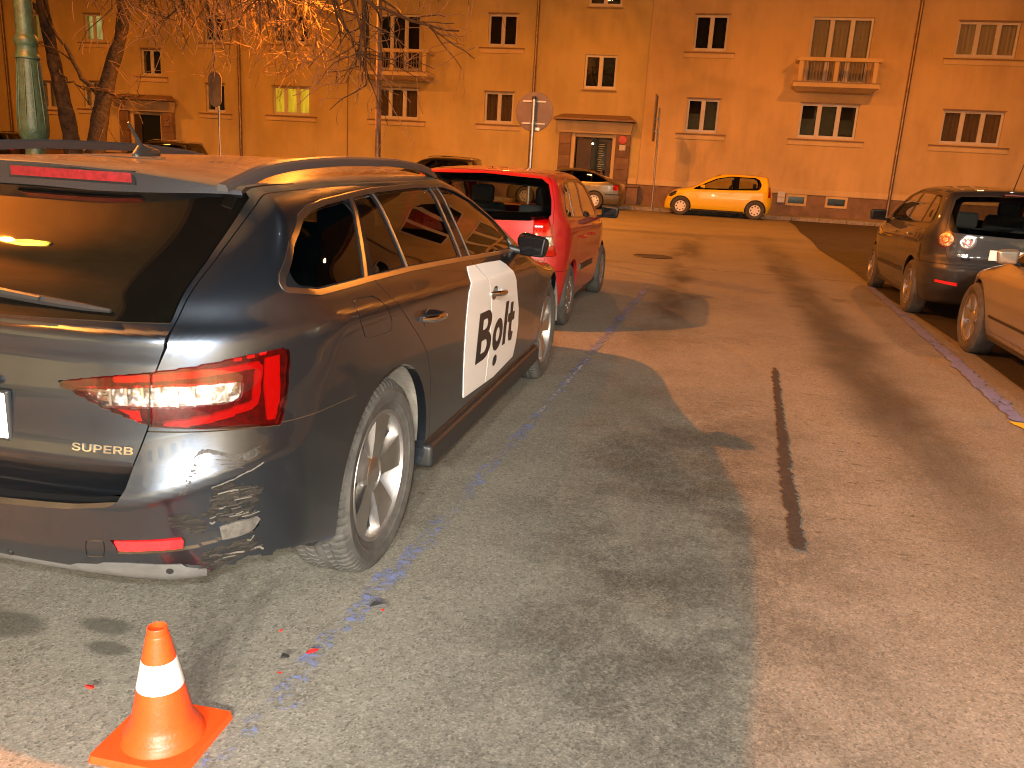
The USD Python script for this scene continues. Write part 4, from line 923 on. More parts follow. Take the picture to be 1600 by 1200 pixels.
    TOW = buf([(.588, .437), (.640, .442), (.634, .390), (.582, .384)], 0, .008)
    to, ti = ring(TOW, -.0012, .0012)
    tow_g = (wedge(to) - wedge(ti)) - Om6
    slotw = wedge(SLOT)
    torn = wedge([(.915, .335), (.95, .358), (.975, .352), (1.01, .372), (1.045, .366), (1.085, .350), (1.10, .366), (1.2, .34), (1.3, .31), (1.3, .1), (.915, .1)])   # the split lower edge
    bump = ((S ^ bump_reg_s) - tail - both(wedge(buf(GREY, .002), r0=.35, edge=.1)) - both(slotw) - tow_g) - torn
    bp = put_shell(car, "rear_bumper", B, bump, pm)
    put_shell(bp, "lower_panel", B, (S ^ greyw), MT["grey"])
    for a in (.808, .29, -.29, -.808):
        q = wrap_pt(B, np.array([a]), np.array([.352]), .0)[0]; g = B.grad(q[None])[0]; g /= np.linalg.norm(g)
        d = m3.Manifold.cylinder(.006, .0095, .009, 20); Rm = trimesh.geometry.align_vectors([0, 0, 1], g)
        v, f = mtri(d); put(bp, "parking_sensor", (v @ Rm[:3, :3].T + q - g * .003, f), MT["black"])
    # slot floor (black), the left half still holds its red reflector, the right half is bare with a torn silver strip
    bowl = lambda w, a, b: (a - b) ^ w
    put_shell(bp, "reflector_slot", B, bowl(both(wedge(buf(SLOT, .004))), Om22, B.solid(-.034)), MT["black"], -.022)
    W = lambda a, b, h: wrap_pt(B, a, b, h)
    RF = buf([(.664, .443), (.676, .412), (.839, .424), (.840, .452)], 0, .004)
    rr = patch(RF, lambda a, b, h: W(a, b, h - .004 if h > 0 else -.024), .012, .001)
    put(bp, "red_reflector", rr, MT["redreflex"], 30); put(bp, "red_reflector", (rr[0] * [-1, 1, 1], rr[1][:, ::-1]), MT["redreflex"], 30)
    sv = patch([(.928, .478), (.97, .487), (1.03, .487), (1.041, .474), (1.022, .452), (.99, .444), (.936, .438)], lambda a, b, h: W(a, b, h + .008 * np.sin(a * 40) * (h > 0)), .012, .006)
    put(bp, "torn_reflector_strip", sv, mat("scuffed_grey", (.14, .13, .115), .5, .3, noise=(40, .45, 1.2)), 30, label="grey broken strip bent out of the bumper corner")
    # tailgate with its hollow lower half
    W0 = B.F
    T = superb_tail()
    TO, TI = T.solid(0.0), T.solid(-.03)
    TS = (TO - TI) ^ tail_s
    tg = put_shell(car, "tailgate", T, TS - rg - both(lampw), pm)
    gl = ((B.solid(.002) - Om10) ^ yprism(buf([(a, z) for a, z in rear_glass] + [(-a, z) for a, z in rear_glass[::-1][1:-1]], -.0025), -1.3, -.1))
    put_shell(tg, "rear_window", B, gl, dusty_glass("dusty_glass", .008), .002)
    fr = yprism(rear_glass + [(-a, z) for a, z in rear_glass[::-1][1:-1]], -1.3, -.1) - yprism(buf(rear_glass + [(-a, z) for a, z in rear_glass[::-1][1:-1]], -.05, .05), -1.3, -.1)
    put_shell(tg, "window_border", B, (Om10 - Om22) ^ fr, MT["gloss"], -.010)
    # ledge on top of the bumper below the tailgate
    put(bp, "bumper_ledge", cat_mesh([rbox(-.52, .52, -.935, -.78, .455, .500, .01)]), MT["black"], 30)
    put(tg, "tailgate_handle_recess", rbox(-.24, .24, -.955, -.93, .826, .846, .006), MT["black"], 30)
    pl = put(tg, "number_plate", rbox(-.268, .268, -.957, -.949, .690, .808, .012).translate([0, .004, 0]), MT["number_plate"], 30)
    put(pl, "plate_holder", cat_mesh([rbox(-.275, .275, -.950, -.93, .680, .815, .008)]), MT["black"], 30)
    # lettering on the tailgate
    lt = meshkit.text_mesh("SUPERB", .018, .003, True); lt = lt.subdivide_to_size(.012); v = lt.vertices.copy()
    v[:, 0] = (v[:, 0] - v[:, 0].min()) / np.ptp(v[:, 0]) * .155 + .443; zz = v[:, 1] - v[:, 1].min() + .682; ww = v[:, 2]
    P = rear_pt(T, v[:, 0], zz); P[:, 1] -= ww
    put(tg, "badge_lettering", (P, lt.faces), MT["chrome"], 20)
    # high brake lamp, spoiler
    xs = np.linspace(-.635, .635, 33); spo = []
    for x in xs:
        k = (abs(x) / .66); y1 = -.535 + .085 * k ** 3; dz = -.055 * (abs(x) / .7) ** 2.2
        zt = 1.366 + dz; end = .010 if k > .9 else 0
        spo.append([(x, -.16, 1.372 + dz), (x, -.33, 1.369 + dz), (x, y1 + .02, zt - .004), (x, y1, zt - .014), (x, y1 + .004, zt - .03), (x, y1 + .012, zt - .078), (x, y1 + .03, zt - .084), (x, -.33, zt - .07), (x, -.16, 1.31 + dz)])
    spo = np.array(spo); n, k = spo.shape[:2]
    i, j = np.meshgrid(np.arange(n - 1), np.arange(k), indexing="ij")
    q = np.stack([i * k + j, i * k + (j + 1) % k, (i + 1) * k + (j + 1) % k, (i + 1) * k + j], -1).reshape(-1, 4)
    f = np.vstack([q[:, [0, 1, 2]], q[:, [0, 2, 3]]])
    cap = np.array([[0, a, a + 1] for a in range(1, k - 1)]); f = np.vstack([f, cap[:, ::-1], cap + (n - 1) * k])
    sp = trimesh.Trimesh(spo.reshape(-1, 3), f, process=False); sp.fix_normals()
    sp_ = put(tg, "roof_spoiler", sp, pm, 30)
    bl = lambda x: -.535 + .085 * (abs(x) / .66) ** 3
    lb = [(x, bl(x)) for x in np.linspace(-.05, .335, 14)]
    v = []
    for x, y in lb: v += [(x, y - .0005, 1.339), (x, y + .001, 1.313), (x, y + .02, 1.339), (x, y + .02, 1.313)]
    hull = [m3.Manifold.hull_points(np.array(v[4 * a:4 * a + 8], np.float32)) for a in range(len(lb) - 1)]
    put(sp_, "brake_lamp", cat_mesh([m3.Manifold.batch_boolean(hull, m3.OpType.Add)]), mat("brake_lamp_red", (.17, .006, .010), .2, coat_weight=.8, noise=(60, .6, 1.3)), 30)
    v = []
    for x in np.linspace(-.06, .345, 14): v += [(x, bl(x) + .0012, 1.345), (x, bl(x) + .0028, 1.307), (x, bl(x) + .03, 1.345), (x, bl(x) + .03, 1.307)]
    hull = [m3.Manifold.hull_points(np.array(v[4 * a:4 * a + 8], np.float32)) for a in range(13)]
    put(sp_, "brake_lamp_surround", cat_mesh([m3.Manifold.batch_boolean(hull, m3.OpType.Add)]), MT["gloss"], 30)
    # tail lamps
    seam = wedge([(.7905, .95), (.7945, .95), (.7745, .70), (.7705, .70)])
    CLEAR = [(.592, .834), (.784, .850), (.994, .858), (1.003, .852), (.994, .812), (.951, .805), (.882, .801), (.662, .794)]
    cw = wedge(CLEAR)
    body_in = bowl(lampw_s, Om26, B.solid(-.034))
    for s in (1, -1):
        fx = (lambda t: t) if s > 0 else mirrored
        def sub(parent, name, m, mt, iso):
            t = fx(shell_mesh(B, m, iso)); return put(parent, name, (t[0], t[1]), mt, normals=t[2])
        base = sub(car, "tail_lamp", body_in - seam, MT["reddark"], -.026)
        sub(base, "red_lens", bowl(lampw_s, Op, B.solid(-.002)) - cw - seam, MT["redlens"], .0035)
        sub(base, "clear_lens", bowl(wedge(buf(CLEAR, -.001)), Op, B.solid(-.002)) - seam, MT["clearlens"], .0035)
        sub(base, "lamp_reflector", bowl(cw, B.solid(-.018), Om26) - seam, MT["reflector"], -.018)
        for a in np.linspace(.68, .96, 8):
            c = wedge([(a, .85), (a + .006, .85), (a + .006, .80), (a, .80)])
            sub(base, "reflector_rib", bowl(c ^ cw, B.solid(-.008), B.solid(-.018)) - seam, MT["chrome"], -.008)
        path = [(.70, .862), (.80, .870), (.90, .880), (1.052, .893), (1.056, .888), (1.038, .800), (1.03, .793), (.93, .768), (.815, .752)]
        from shapely.geometry import LineString
        G = LineString(path).buffer(.0075, join_style=2)
        sub(base, "light_guide", bowl(wedge(np.array(G.exterior.coords)[:-1]) ^ lampw_s, B.solid(-.010), Om26) - seam, MT["redglow"], -.010)
        sub(base, "amber_reflector", bowl(wedge([(1.075, .905), (1.118, .91), (1.112, .80), (1.092, .742), (1.07, .745), (1.066, .82)]), B.solid(-.012), Om26), mat("orange_reflector", (.45, .07, .012), .25, coat_weight=1.0, bump=(90, .004)) if s > 0 else LK + "orange_reflector", -.012)
        sub(base, "lower_reflector", bowl(wedge([(.70, .788), (.755, .785), (.76, .762), (.735, .762)]), B.solid(-.014), Om26), MT["redreflex"], -.014)
        for a0, z0 in [(.85 + .035 * k, .888 + .0045 * k) for k in (4, 5, 6)]:
            sub(base, "reflector_bead", bowl(wedge([(a0, z0), (a0 + .018, z0 + .002), (a0 + .018, z0 + .009), (a0, z0 + .007)], edge=.02) ^ lampw_s, B.solid(-.012), Om26), MT["redreflex"], -.012)
    # side glass, pillars and bright trim
    fr = side(dlo) - side(dlo_in)
    put_shell(car, "window_trim", B, (B.solid(.004) - Om22) ^ fr, MT["satin"], .004, both=True)
    inner = side(dlo_in)
    gw = m3.Manifold.batch_boolean([side(g) for g in glasses], m3.OpType.Add)
    put_shell(car, "window_pillars", B, ((Om3 - Om22) ^ inner) - gw, MT["gloss"], -.003, both=True)
    for g in glasses: put_shell(car, "side_window", B, (Om6 - Om10) ^ side(buf(g, .003)), MT["darkglass"], -.006, both=True)
    from shapely.geometry import LineString as LS
    for a, b, w in (((.10, 1.300), (-.165, 1.048), .0085), ((.312, 1.306), (.215, 1.040), .006), ((1.02, 1.318), (.886, 1.012), .006), ((1.125, 1.315), (1.012, 1.005), .004)):
        st = np.array(LS([a, b]).buffer(w, cap_style=2).exterior.coords)[:-1]
        put_shell(car, "pillar_strip", B, (B.solid(.0015) - Om10) ^ side(st) ^ inner, MT["satin"], .0015, both=True)
    put_shell(car, "windscreen", B, (Om6 - Om10) ^ yprism(buf(screen, .004), 1.2, 2.75), MT["glass"], -.006)
    # roof rails
    rp = [(-.50, 1.325), (-.42, 1.345), (-.25, 1.383), (-.05, 1.402), (.3, 1.417), (.7, 1.420), (1.0, 1.410), (1.2, 1.392), (1.32, 1.366), (1.38, 1.345)]
    fz = PchipInterpolator(*zip(*rp))
    ys = np.linspace(-.5, 1.38, 44); zs = fz(ys)
    for s in (1, -1):
        xx = .600 - .035 * np.clip((ys - .9) / .6, 0, 1) ** 2
        v = []
        for x, y, z, t in zip(xx, ys, zs, np.linspace(0, 1, 44)):
            hh = .034 if .04 < t < .96 else .02
            v.append([(s * (x - .010), y, z), (s * (x + .012), y, z - .003), (s * (x + .018), y, z - .012), (s * (x + .018), y, z - hh), (s * (x - .014), y, z - hh), (s * (x - .016), y, z - .008)])
        v = np.array(v); n, k = v.shape[:2]; i, j = np.meshgrid(np.arange(n - 1), np.arange(k), indexing="ij")
        q = np.stack([i * k + j, i * k + (j + 1) % k, (i + 1) * k + (j + 1) % k, (i + 1) * k + j], -1).reshape(-1, 4)
        f = np.vstack([q[:, [0, 1, 2]], q[:, [0, 2, 3]]]); cap = np.array([[0, a, a + 1] for a in range(1, k - 1)]); f = np.vstack([f, cap, cap[:, ::-1] + (n - 1) * k])
        t = trimesh.Trimesh(v.reshape(-1, 3), f, process=False); t.fix_normals()
        put(car, "roof_rail", t, mat("roof_rail_grey", (.075, .075, .08), .42, .6) if s > 0 else LK + "roof_rail_grey", 40)
    # aerial: a low fin and a short leaning mast
    fin = m3.Manifold.batch_hull([m3.Manifold.sphere(r, 16).translate([0, y, z]) for r, y, z in ((.018, -.05, 1.378), (.024, .0, 1.382), (.016, .05, 1.388), (.008, -.03, 1.412))])
    ae = put(car, "aerial", cat_mesh([fin]), MT["black"], 40)
    put(ae, "aerial_mast", cat_mesh([tube([(0, -.02, 1.40), (0, -.045, 1.435), (0, -.085, 1.485)], [.009, .007, .004])]), MT["black"], 40)
    # rear wiper
    arm = []
    P = rear_pt(B, np.array([-.02, .10, .22, .33]), np.array([1.055, 1.052, 1.044, 1.036])); P[:, 1] -= [.035, .034, .03, .024]
    arm.append(tube(P, [.017, .015, .012, .008], 8))
    P2 = rear_pt(B, np.linspace(.05, .515, 8), np.linspace(1.046, 1.018, 8)); P2[:, 1] -= .012; P2[:, 2] += .004
    wp = put(car, "rear_wiper", cat_mesh(arm), MT["black"], 40)
    put(wp, "wiper_blade", tube(P2, [.008, .011, .012, .012, .012, .011, .009, .005], 6), MT["black"], 40)
    # door handles in their bowls
    for y0, z0, y1, z1 in ((.21, .866, .445, .853), (1.19, .829, 1.415, .816)):
        for s in (1, -1):
            yy = np.linspace(y0, y1, 9); zz = np.linspace(z0, z1, 9)
            x = side_x(B, yy, zz); o = np.array([.004, .022, .034, .038, .039, .038, .034, .022, .004])
            h = put(car, "door_handle", tube(np.stack([s * (x + o), yy, zz], 1), [.009, .0125, .0135, .0135, .0135, .0135, .0135, .0125, .009], 10), MT["chrome"] if s > 0 else pm, 60)
            ym, zm = y0 + .38 * (y1 - y0), (z0 + z1) / 2
            a = np.linspace(0, 2 * PI, 28)[:-1]
            cup = patch(np.stack([ym + .052 * np.cos(a), zm + .034 * np.sin(a)], 1), lambda p, q, hh: np.stack([s * (side_x(B, p, q) + (.0022 if hh > 0 else -.004)), p, q], 1), .02, .002)
            put(h, "handle_cup", cup, pm, 60)
    # door mirrors
    for s in (1, -1):
        hs = m3.Manifold.batch_hull([m3.Manifold.sphere(r, 20).scale([1, .8, 1]).translate([s * x, y, z]) for x, y, z, r in ((.955, 1.80, 1.035, .045), (.965, 1.80, .99, .035), (1.055, 1.77, 1.028, .036), (1.05, 1.775, .985, .03), (.97, 1.92, 1.01, .035), (1.035, 1.88, 1.005, .03))])
        face = m3.Manifold.batch_hull([m3.Manifold.sphere(.012, 10).translate([s * x, y, z]) for x, y, z in ((.945, 1.755, 1.055), (.95, 1.755, .975), (1.07, 1.722, 1.05), (1.062, 1.722, .975))])
        mr = put(car, "door_mirror", cat_mesh([hs]), pm if s < 0 else MT["gloss"], 40)
        put(mr, "mirror_glass", cat_mesh([face]), MT["gloss"], 40)
        put(mr, "mirror_foot", cat_mesh([m3.Manifold.batch_hull([m3.Manifold.sphere(.02, 10).translate([s * x, y, z]) for x, y, z in ((.86, 1.84, .985), (.86, 1.93, .98), (.97, 1.86, .965))])]), MT["black"], 40)
    # sill, floor, arch liners, cabin
    for s in (1, -1): put(car, "sill", cat_mesh([rbox(min(s * .80, s * .925), max(s * .80, s * .925), .42, 2.55, .215, .318, .02)]), MT["black"], 30)
    put(car, "underbody", cat_mesh([bx(-.80, .80, .40, 2.55, .19, .25), bx(-.55, .55, -.30, 3.5, .22, .30), bx(-.55, .55, -.78, -.30, .36, .42)]), MT["under"], 30)
    for y in (0, WB):
        for s in (1, -1):
            a = np.linspace(-.02, PI + .02, 30); r = AR + .012
            ring_ = np.stack([y + r * np.cos(a), AZ + r * np.sin(a)], 1)
            v = np.vstack([np.c_[np.full(30, s * .885), ring_], np.c_[np.full(30, s * .52), ring_], [[s * .52, y, AZ]]])
            i = np.arange(29); f = np.vstack([np.stack([i, i + 1, i + 31], 1), np.stack([i, i + 31, i + 30], 1), np.stack([i + 30, i + 31, np.full(29, 60)], 1)])
            put(car, "wheel_arch_liner", (v, f), MT["liner"], 30)
    seats = []
    for x in (-.37, .37):
        seats.append(rbox(x - .25, x + .25, 1.05, 1.55, .42, .58, .06))
        seats.append(m3.Manifold.batch_hull([m3.Manifold.sphere(.06, 12).translate([x + a, y, z]) for a in (-.2, .2) for y, z in ((1.12, .55), (.86, 1.0))]))
        put(car, "headrest", cat_mesh([rbox(x - .13, x + .13, .76, .86, 1.06, 1.22, .04)]), MT["seat"], 40)
    put(car, "front_seats", cat_mesh(seats), MT["seat"], 40)
    rs = [rbox(-.68, .68, .15, .65, .40, .56, .06), m3.Manifold.batch_hull([m3.Manifold.sphere(.06, 12).translate([a, y, z]) for a in (-.62, .62) for y, z in ((.2, .55), (-.05, .98))])]
    put(car, "rear_seat", cat_mesh(rs), MT["seat"], 40)
    for x in (-.42, 0, .42): put(car, "headrest", cat_mesh([rbox(x - .13, x + .13, -.10, -.01, 1.02, 1.13, .035)]), MT["seat"], 40)
    put(car, "dashboard", cat_mesh([rbox(-.72, .72, 1.78, 2.2, .60, .92, .08), bx(-.78, .78, -.5, 2.2, .34, .40)]), MT["cabin"], 40)
    sw = trimesh.creation.torus(.18, .016, 32, 10); sw.apply_transform(trimesh.transformations.rotation_matrix(1.1, [1, 0, 0])); sw.apply_translation([-.37, 1.62, .86])
    put(car, "steering_wheel", sw, MT["cabin"], 40)
    # white film on the doors with lettering
    DEC = buf([(.895, .985), (1.20, .972), (1.477, .957), (1.56, .93), (1.627, .894), (1.72, .83), (1.791, .745), (1.87, .655), (1.905, .555), (1.90, .46), (1.862, .382), (1.44, .362), (.892, .390), (.862, .50), (.840, .608), (.822, .75), (.816, .885), (.855, .93)], 0, .012)
    sx = lambda p, q, h: np.stack([side_x(B, p, q) + (h if h > 0 else .0002), p, q], 1)
    gapx = np.array(LS([(1.012, 1.05), (1.01, .99), (1.07, .95), (1.15, .88), (1.225, .80), (1.265, .70), (1.28, .55), (1.28, .325)]).buffer(.0028).exterior.coords)
    g = ShPoly(DEC).difference(ShPoly(gapx))
    hb = [ShPoly(np.stack([ym + .052 * np.cos(a), zm + .034 * np.sin(a)], 1)) for ym, zm in ((1.19 + .38 * .225, .8225),)]
    for gg in getattr(g, "geoms", [g]):
        if gg.area > .01: put(car, "door_sticker", patch(gg, sx, .018, .0020), MT["decal"], 40)
    el = lambda cx, cz, rx, rz, n=40: ShPoly(np.stack([cx + rx * np.cos(np.linspace(0, 2 * PI, n)[:-1]), cz + rz * np.sin(np.linspace(0, 2 * PI, n)[:-1])], 1))
    up_, lo_ = el(1.175, .692, .095, .060), el(1.185, .578, .112, .067)
    Bb = (ShPoly([(1.035, .513), (1.178, .510), (1.178, .752), (1.035, .757)]).union(up_).union(lo_)).difference(ShPoly([(1.115, .665), (1.165, .664), (1.165, .714), (1.115, .715)]).union(el(1.165, .689, .034, .025))).difference(ShPoly([(1.115, .550), (1.175, .549), (1.175, .611), (1.115, .612)]).union(el(1.175, .580, .040, .031)))
    Oo = el(1.425, .590, .100, .083).difference(el(1.425, .590, .036, .036))
    Ll = ShPoly([(1.548, .507), (1.612, .505), (1.602, .738), (1.538, .742)])
    Tt = ShPoly([(1.665, .545), (1.69, .505), (1.76, .498), (1.775, .545), (1.73, .552), (1.724, .575), (1.715, .718), (1.655, .722)]).union(ShPoly([(1.622, .618), (1.775, .612), (1.770, .660), (1.618, .666)]))
    for g_ in (Bb, Oo, Ll, Tt, el(1.42, .455, .042, .029)):
        v_, f_ = flat_tris(g_.buffer(.002).buffer(-.002), .035)
        P_ = np.stack([side_x(B, v_[:, 0], v_[:, 1]) + .0034, v_[:, 0], v_[:, 1]], 1)
        nn = np.cross(P_[f_[:, 1]] - P_[f_[:, 0]], P_[f_[:, 2]] - P_[f_[:, 0]]).sum(0)
        put(car, "sticker_letter", (P_, f_ if nn[0] > 0 else f_[:, ::-1]), MT["ink"], 60)
    # scrapes
    raw = mat("scraped_plastic", (.036, .030, .024), .65, noise=(38, .35, 1.5), bump=(120, .002)); dirt = usdkit.material(stage, LK + "scuff_film", {
        "g": ("texture_coordinate", {}), "n": ("noise_texture", {"scale": 26.0, "detail": 8.0, "roughness": .75, "distortion": .8}), "mp": ("mapping", {"scale": (1, 1, 3.2)}), "r": ("rgb_ramp", {"ramp": [(.40, (0, 0, 0)), (.52, (1, 1, 1))]}),
        "p": ("principled_bsdf", {"base_color": (.014, .011, .008), "roughness": .75}), "t": ("transparent_bsdf", {}), "m": ("mix_closure", {})},
        [("g.object", "mp.vector"), ("mp.vector", "n.vector"), ("n.fac", "r.fac"), ("r.color", "m.fac"), ("t.BSDF", "m.closure1"), ("p.BSDF", "m.closure2")], surface="m.closure")
    rg_ = np.random.default_rng(5)
    def rough(poly, amp, n=6):
        g = ShPoly(poly).segmentize(.006); c = np.array(g.exterior.coords)[:-1]
        return c + rg_.normal(0, amp, c.shape)
    scA = rough([(.868, .676), (.885, .693), (.902, .697), (.966, .675), (1.026, .680), (1.034, .668), (1.0, .655), (.966, .664), (.934, .676), (.897, .688), (.88, .682)], .0012)
    put(bp, "scratch", patch(scA, W, .01, .0012), raw, 60)
    for a0, z0, a1, z1, t in [(.92, .668, .985, .652, .0012), (.93, .655, .97, .648, .001), (.945, .645, .985, .640, .0008), (1.00, .675, 1.04, .684, .0012)]:
        put(bp, "scratch", patch(np.array(LS([(a0, z0), ((a0 + a1) / 2, (z0 + z1) / 2 + .002), (a1, z1)]).buffer(t).exterior.coords)[:-1], W, .01, .001), raw, 60)
    for k in range(15):
        t = k / 14; a0, z0 = .868 - .034 * t + rg_.normal(0, .003), .655 - .068 * t + rg_.normal(0, .002)
        q = np.array([(a0 + rg_.uniform(.0015, .006) * math.cos(b), z0 + rg_.uniform(.001, .004) * math.sin(b)) for b in np.linspace(0, 2 * PI, 8)[:-1]])
        put(bp, "paint_chip", patch(q, W, .01, .0008), raw, 60)
    ce = rough(LS([(.905, .598), (.925, .604), (.96, .613), (.988, .624), (1.007, .628), (1.04, .640)]).buffer(.0018).exterior.coords[:-1], .0009)
    put(bp, "scratch", patch(ce, W, .01, .0015), mat("bare_white_plastic", (.11, .10, .085), .6), 60)
    for name_, pl_ in (("scuff", [(.905, .60), (.953, .602), (1.02, .575), (1.05, .578), (1.03, .53), (1.01, .497), (.962, .482), (.912, .498), (.88, .52), (.905, .545)]),
                       ("scuff", [(.812, .53), (.843, .53), (.885, .505), (.90, .485), (.885, .465), (.834, .478), (.80, .505)]),
                       ("scuff", [(.885, .41), (.94, .42), (1.01, .43), (1.05, .415), (1.02, .385), (.98, .37), (.93, .355), (.88, .352)])):
        put(bp, name_, patch(rough(pl_, .003), W, .012, .0009), dirt, 60)
    for k in range(26):
        a0, z0 = rg_.uniform(.90, 1.0), rg_.uniform(.492, .585); L = rg_.uniform(.01, .05)
        put(bp, "scratch", patch(np.array(LS([(a0, z0), (a0 + L / 2, z0 + rg_.normal(0, .002)), (a0 + L, z0 + rg_.normal(0, .004))]).buffer(rg_.uniform(.0007, .0022)).exterior.coords)[:-1], W, .01, .0012), raw if k % 3 else LK + "bare_white_plastic", 60)
    for k in range(12):
        a0, z0 = rg_.uniform(.90, 1.03), rg_.uniform(.372, .425); L = rg_.uniform(.008, .04)
        put(bp, "scratch", patch(np.array(LS([(a0, z0), (a0 + L / 2, z0 + rg_.normal(0, .003)), (a0 + L, z0 + rg_.normal(0, .006))]).buffer(rg_.uniform(.0008, .003)).exterior.coords)[:-1], W, .01, .0012), raw if k % 3 else LK + "bare_white_plastic", 60)
    wheel_set(car, [(.778, 0, 1), (.778, WB, 1), (-.778, 0, -1), (-.778, WB, -1)], .343, .222, .232, "five", tread=True)
    return car

build_superb((-1.905, 2.57, 0))
# ---------------------------------------------------------------- the other cars
def gen_shape(W0, dW, R0, G, T, FY, bt=.2, crown=.05, shear=.03, step=(.035, .035, .025), ks=.09, kr=.045, spine=None, FZ=None):
    W0, dW, R0, G, T, FY = map(tab, (W0, dW, R0, G, T, FY)); FZ = tab(FZ) if FZ else None
    def F(x, y, z):
        ax = np.abs(x)
        side = ax - (W0(z + shear * np.clip(y, -.8, 2.6) * sstep(z, .35, .85)) + dW(y))
        rear = (R0(z) + G(ax) - y) / np.sqrt(1 + .5 * sstep(z, .95, 1.05))
        top = (z - (T(y) - crown * (ax / .7) ** 2.2)) / np.sqrt(1 + .3 * sstep(np.abs(np.gradient(T(np.array([0., 1.])))).sum(), 0, 1))
        front = y - FY(ax) - (FZ(z) if FZ else 0)
        return smax(smax(smax(smax(side, top, ks), rear, kr), front, .12), bt - z, .05)
    hw = 1.02
    y0, y1 = spine[0] - 1.1, spine[1] + 1.3
    return Body(F, (-hw, y0, bt - .1), (hw, y1, 1.75), step, spine)

def car_from(name, label, loc, rotz, B, pm, o, group=None, cat="car"):
    """o: dlo (side window band) and glass polygons in (y, z); doors; rear window and windscreen in (x, z); lamps wrapped round the rear corner or the front; wheels"""
    car = thing(name, label, cat, loc, rotz, group)
    O, I = B.solid(0), B.solid(-.032); Om6, Om10, Om20 = B.solid(-.006), B.solid(-.010), B.solid(-.022)
    both = lambda m: m + mirror_m(m); side = lambda poly: xprism(poly, .25, 1.2)
    sym = lambda P: P + [(-a, z) for a, z in P[::-1] if a != 0]
    S = O - I
    for y in (0, o["wb"]): S = S - arch_cut(y, o["az"], o["ar"], .48, 1.2)
    dlo = buf(o["dlo"], 0, .02); S = S - both(side(dlo))
    rgp = sym(o["rear"]); ry0, ry1 = o.get("ry", (-1.6, .25))
    rgm = yprism(rgp, ry0, ry1); S = S - rgm
    wsp = sym(o["screen"]); sy0, sy1 = o["sy"]; S = S - yprism(wsp, sy0, sy1)
    cut = None
    for key in ("lamp", "reflex"):
        for P in o.get(key, []):
            w = both(wedge(P, yc=o.get("yc", -.1))); S = S - w
    for P in o.get("front_lamp", []):
        w = both(xprism(P, .3, 1.2)); S = S - w
    tg = yprism(sym(o["tailgate"]), ry0 - .2, ry1) if "tailgate" in o else None
    rest = S
    if tg is not None:
        rest = rest - tg
        put_shell(car, "tailgate", B, S ^ yprism(buf(sym(o["tailgate"]), -.003), ry0 - .2, ry1), pm)
    for P in o["doors"]: rest = rest - both(side(P))
    if "bumper_z" in o:
        rb = both(xprism([(-1.6, o["bumper_z"]), (-.2, o["bumper_z"] - .02), (-.2, 0), (-1.6, 0)], -.01, 1.2))
        put_shell(car, "rear_bumper", B, (rest ^ rb.translate([0, 0, -.004])), pm); rest = rest - rb
    if "front_bumper" in o:
        y_, z_ = o["front_bumper"]; fb = both(xprism([(y_, z_), (5, z_), (5, 0), (y_, 0)], -.01, 1.2))
        put_shell(car, "front_bumper", B, rest ^ fb.translate([0, 0, -.004]), pm); rest = rest - fb
    put_shell(car, "body", B, rest, pm)
    for P in o["doors"]: put_shell(car, "door", B, S ^ side(buf(P, -.003)), pm, both=True)
    gw = m3.Manifold.batch_boolean([side(g) for g in o["glass"]], m3.OpType.Add)
    put_shell(car, "window_pillars", B, ((B.solid(-.003) - Om20) ^ side(dlo)) - gw, MT["gloss"], -.003, both=True)
    gm = o.get("glassmat", MT["darkglass"])
    for g in o["glass"]: put_shell(car, "side_window", B, (Om6 - Om10) ^ side(buf(g, .004)), gm, -.006, both=True)
    b_ = buf(rgp, -.002); inn = buf(rgp, -o.get("border", .06), o.get("border_r", .05))
    gap = yprism(b_, ry0, ry1)
    rw = put_shell(car, "rear_window", B, (B.solid(.0015) - Om6) ^ gap, gm, .0015)
    put_shell(rw, "window_border", B, (Om6 - Om20) ^ (gap - yprism(inn, ry0, ry1)), MT["gloss"], -.006)
    put_shell(car, "windscreen", B, (Om6 - Om10) ^ yprism(buf(wsp, .004), sy0, sy1), MT["glass"], -.006)
    for P, lens, base in zip(o.get("lamp", []), o.get("lens", []), o.get("lens_base", [])):
        for s in (1, -1):
            w = wedge(buf(P, -.003), yc=o.get("yc", -.1)); t = shell_mesh(B, (B.solid(-.020) - B.solid(-.030)) ^ w, -.020); t = t if s > 0 else mirrored(t)
            lb = put(car, "tail_lamp", (t[0], t[1]), base, normals=t[2])
            t = shell_mesh(B, (B.solid(.004) - B.solid(-.004)) ^ w, .004); t = t if s > 0 else mirrored(t)
            put(lb, "lens", (t[0], t[1]), lens, normals=t[2])
    for P in o.get("reflex", []):
        put_shell(car, "rear_reflector", B, (B.solid(.002) - B.solid(-.03)) ^ wedge(buf(P, -.002), yc=o.get("yc", -.1)), MT["redreflex"], .002, both=True)
    for P in o.get("front_lamp", []):
        put_shell(car, "headlamp", B, (B.solid(-.02) - B.solid(-.031)) ^ xprism(buf(P, -.002), .3, 1.2), MT["reflector"], -.02, both=True)
        put_shell(car, "headlamp_glass", B, (B.solid(.001) - B.solid(-.004)) ^ xprism(buf(P, -.002), .3, 1.2), MT["clearlens"], .001, both=True)
    if "moulding" in o:
        for P in o["moulding"]: put_shell(car, "side_moulding", B, (B.solid(.010) - B.solid(-.004)) ^ side(P), MT["black"], .010, both=True)
    for y, z in o.get("handles", []):
        for s in (1, -1):
            yy = np.linspace(y - .1, y + .1, 7); zz = np.linspace(z + .005, z - .005, 7); x = side_x(B, yy, zz) + np.array([.003, .025, .034, .036, .034, .025, .003])
            put(car, "door_handle", tube(np.stack([s * x, yy, zz], 1), .012, 8), o.get("handlemat", pm), 60)
    my, mz = o["mirror"]; mx = float(side_x(B, np.array([my]), np.array([mz - .05]))[0])
    k = o.get("mirror_k", 1.0)
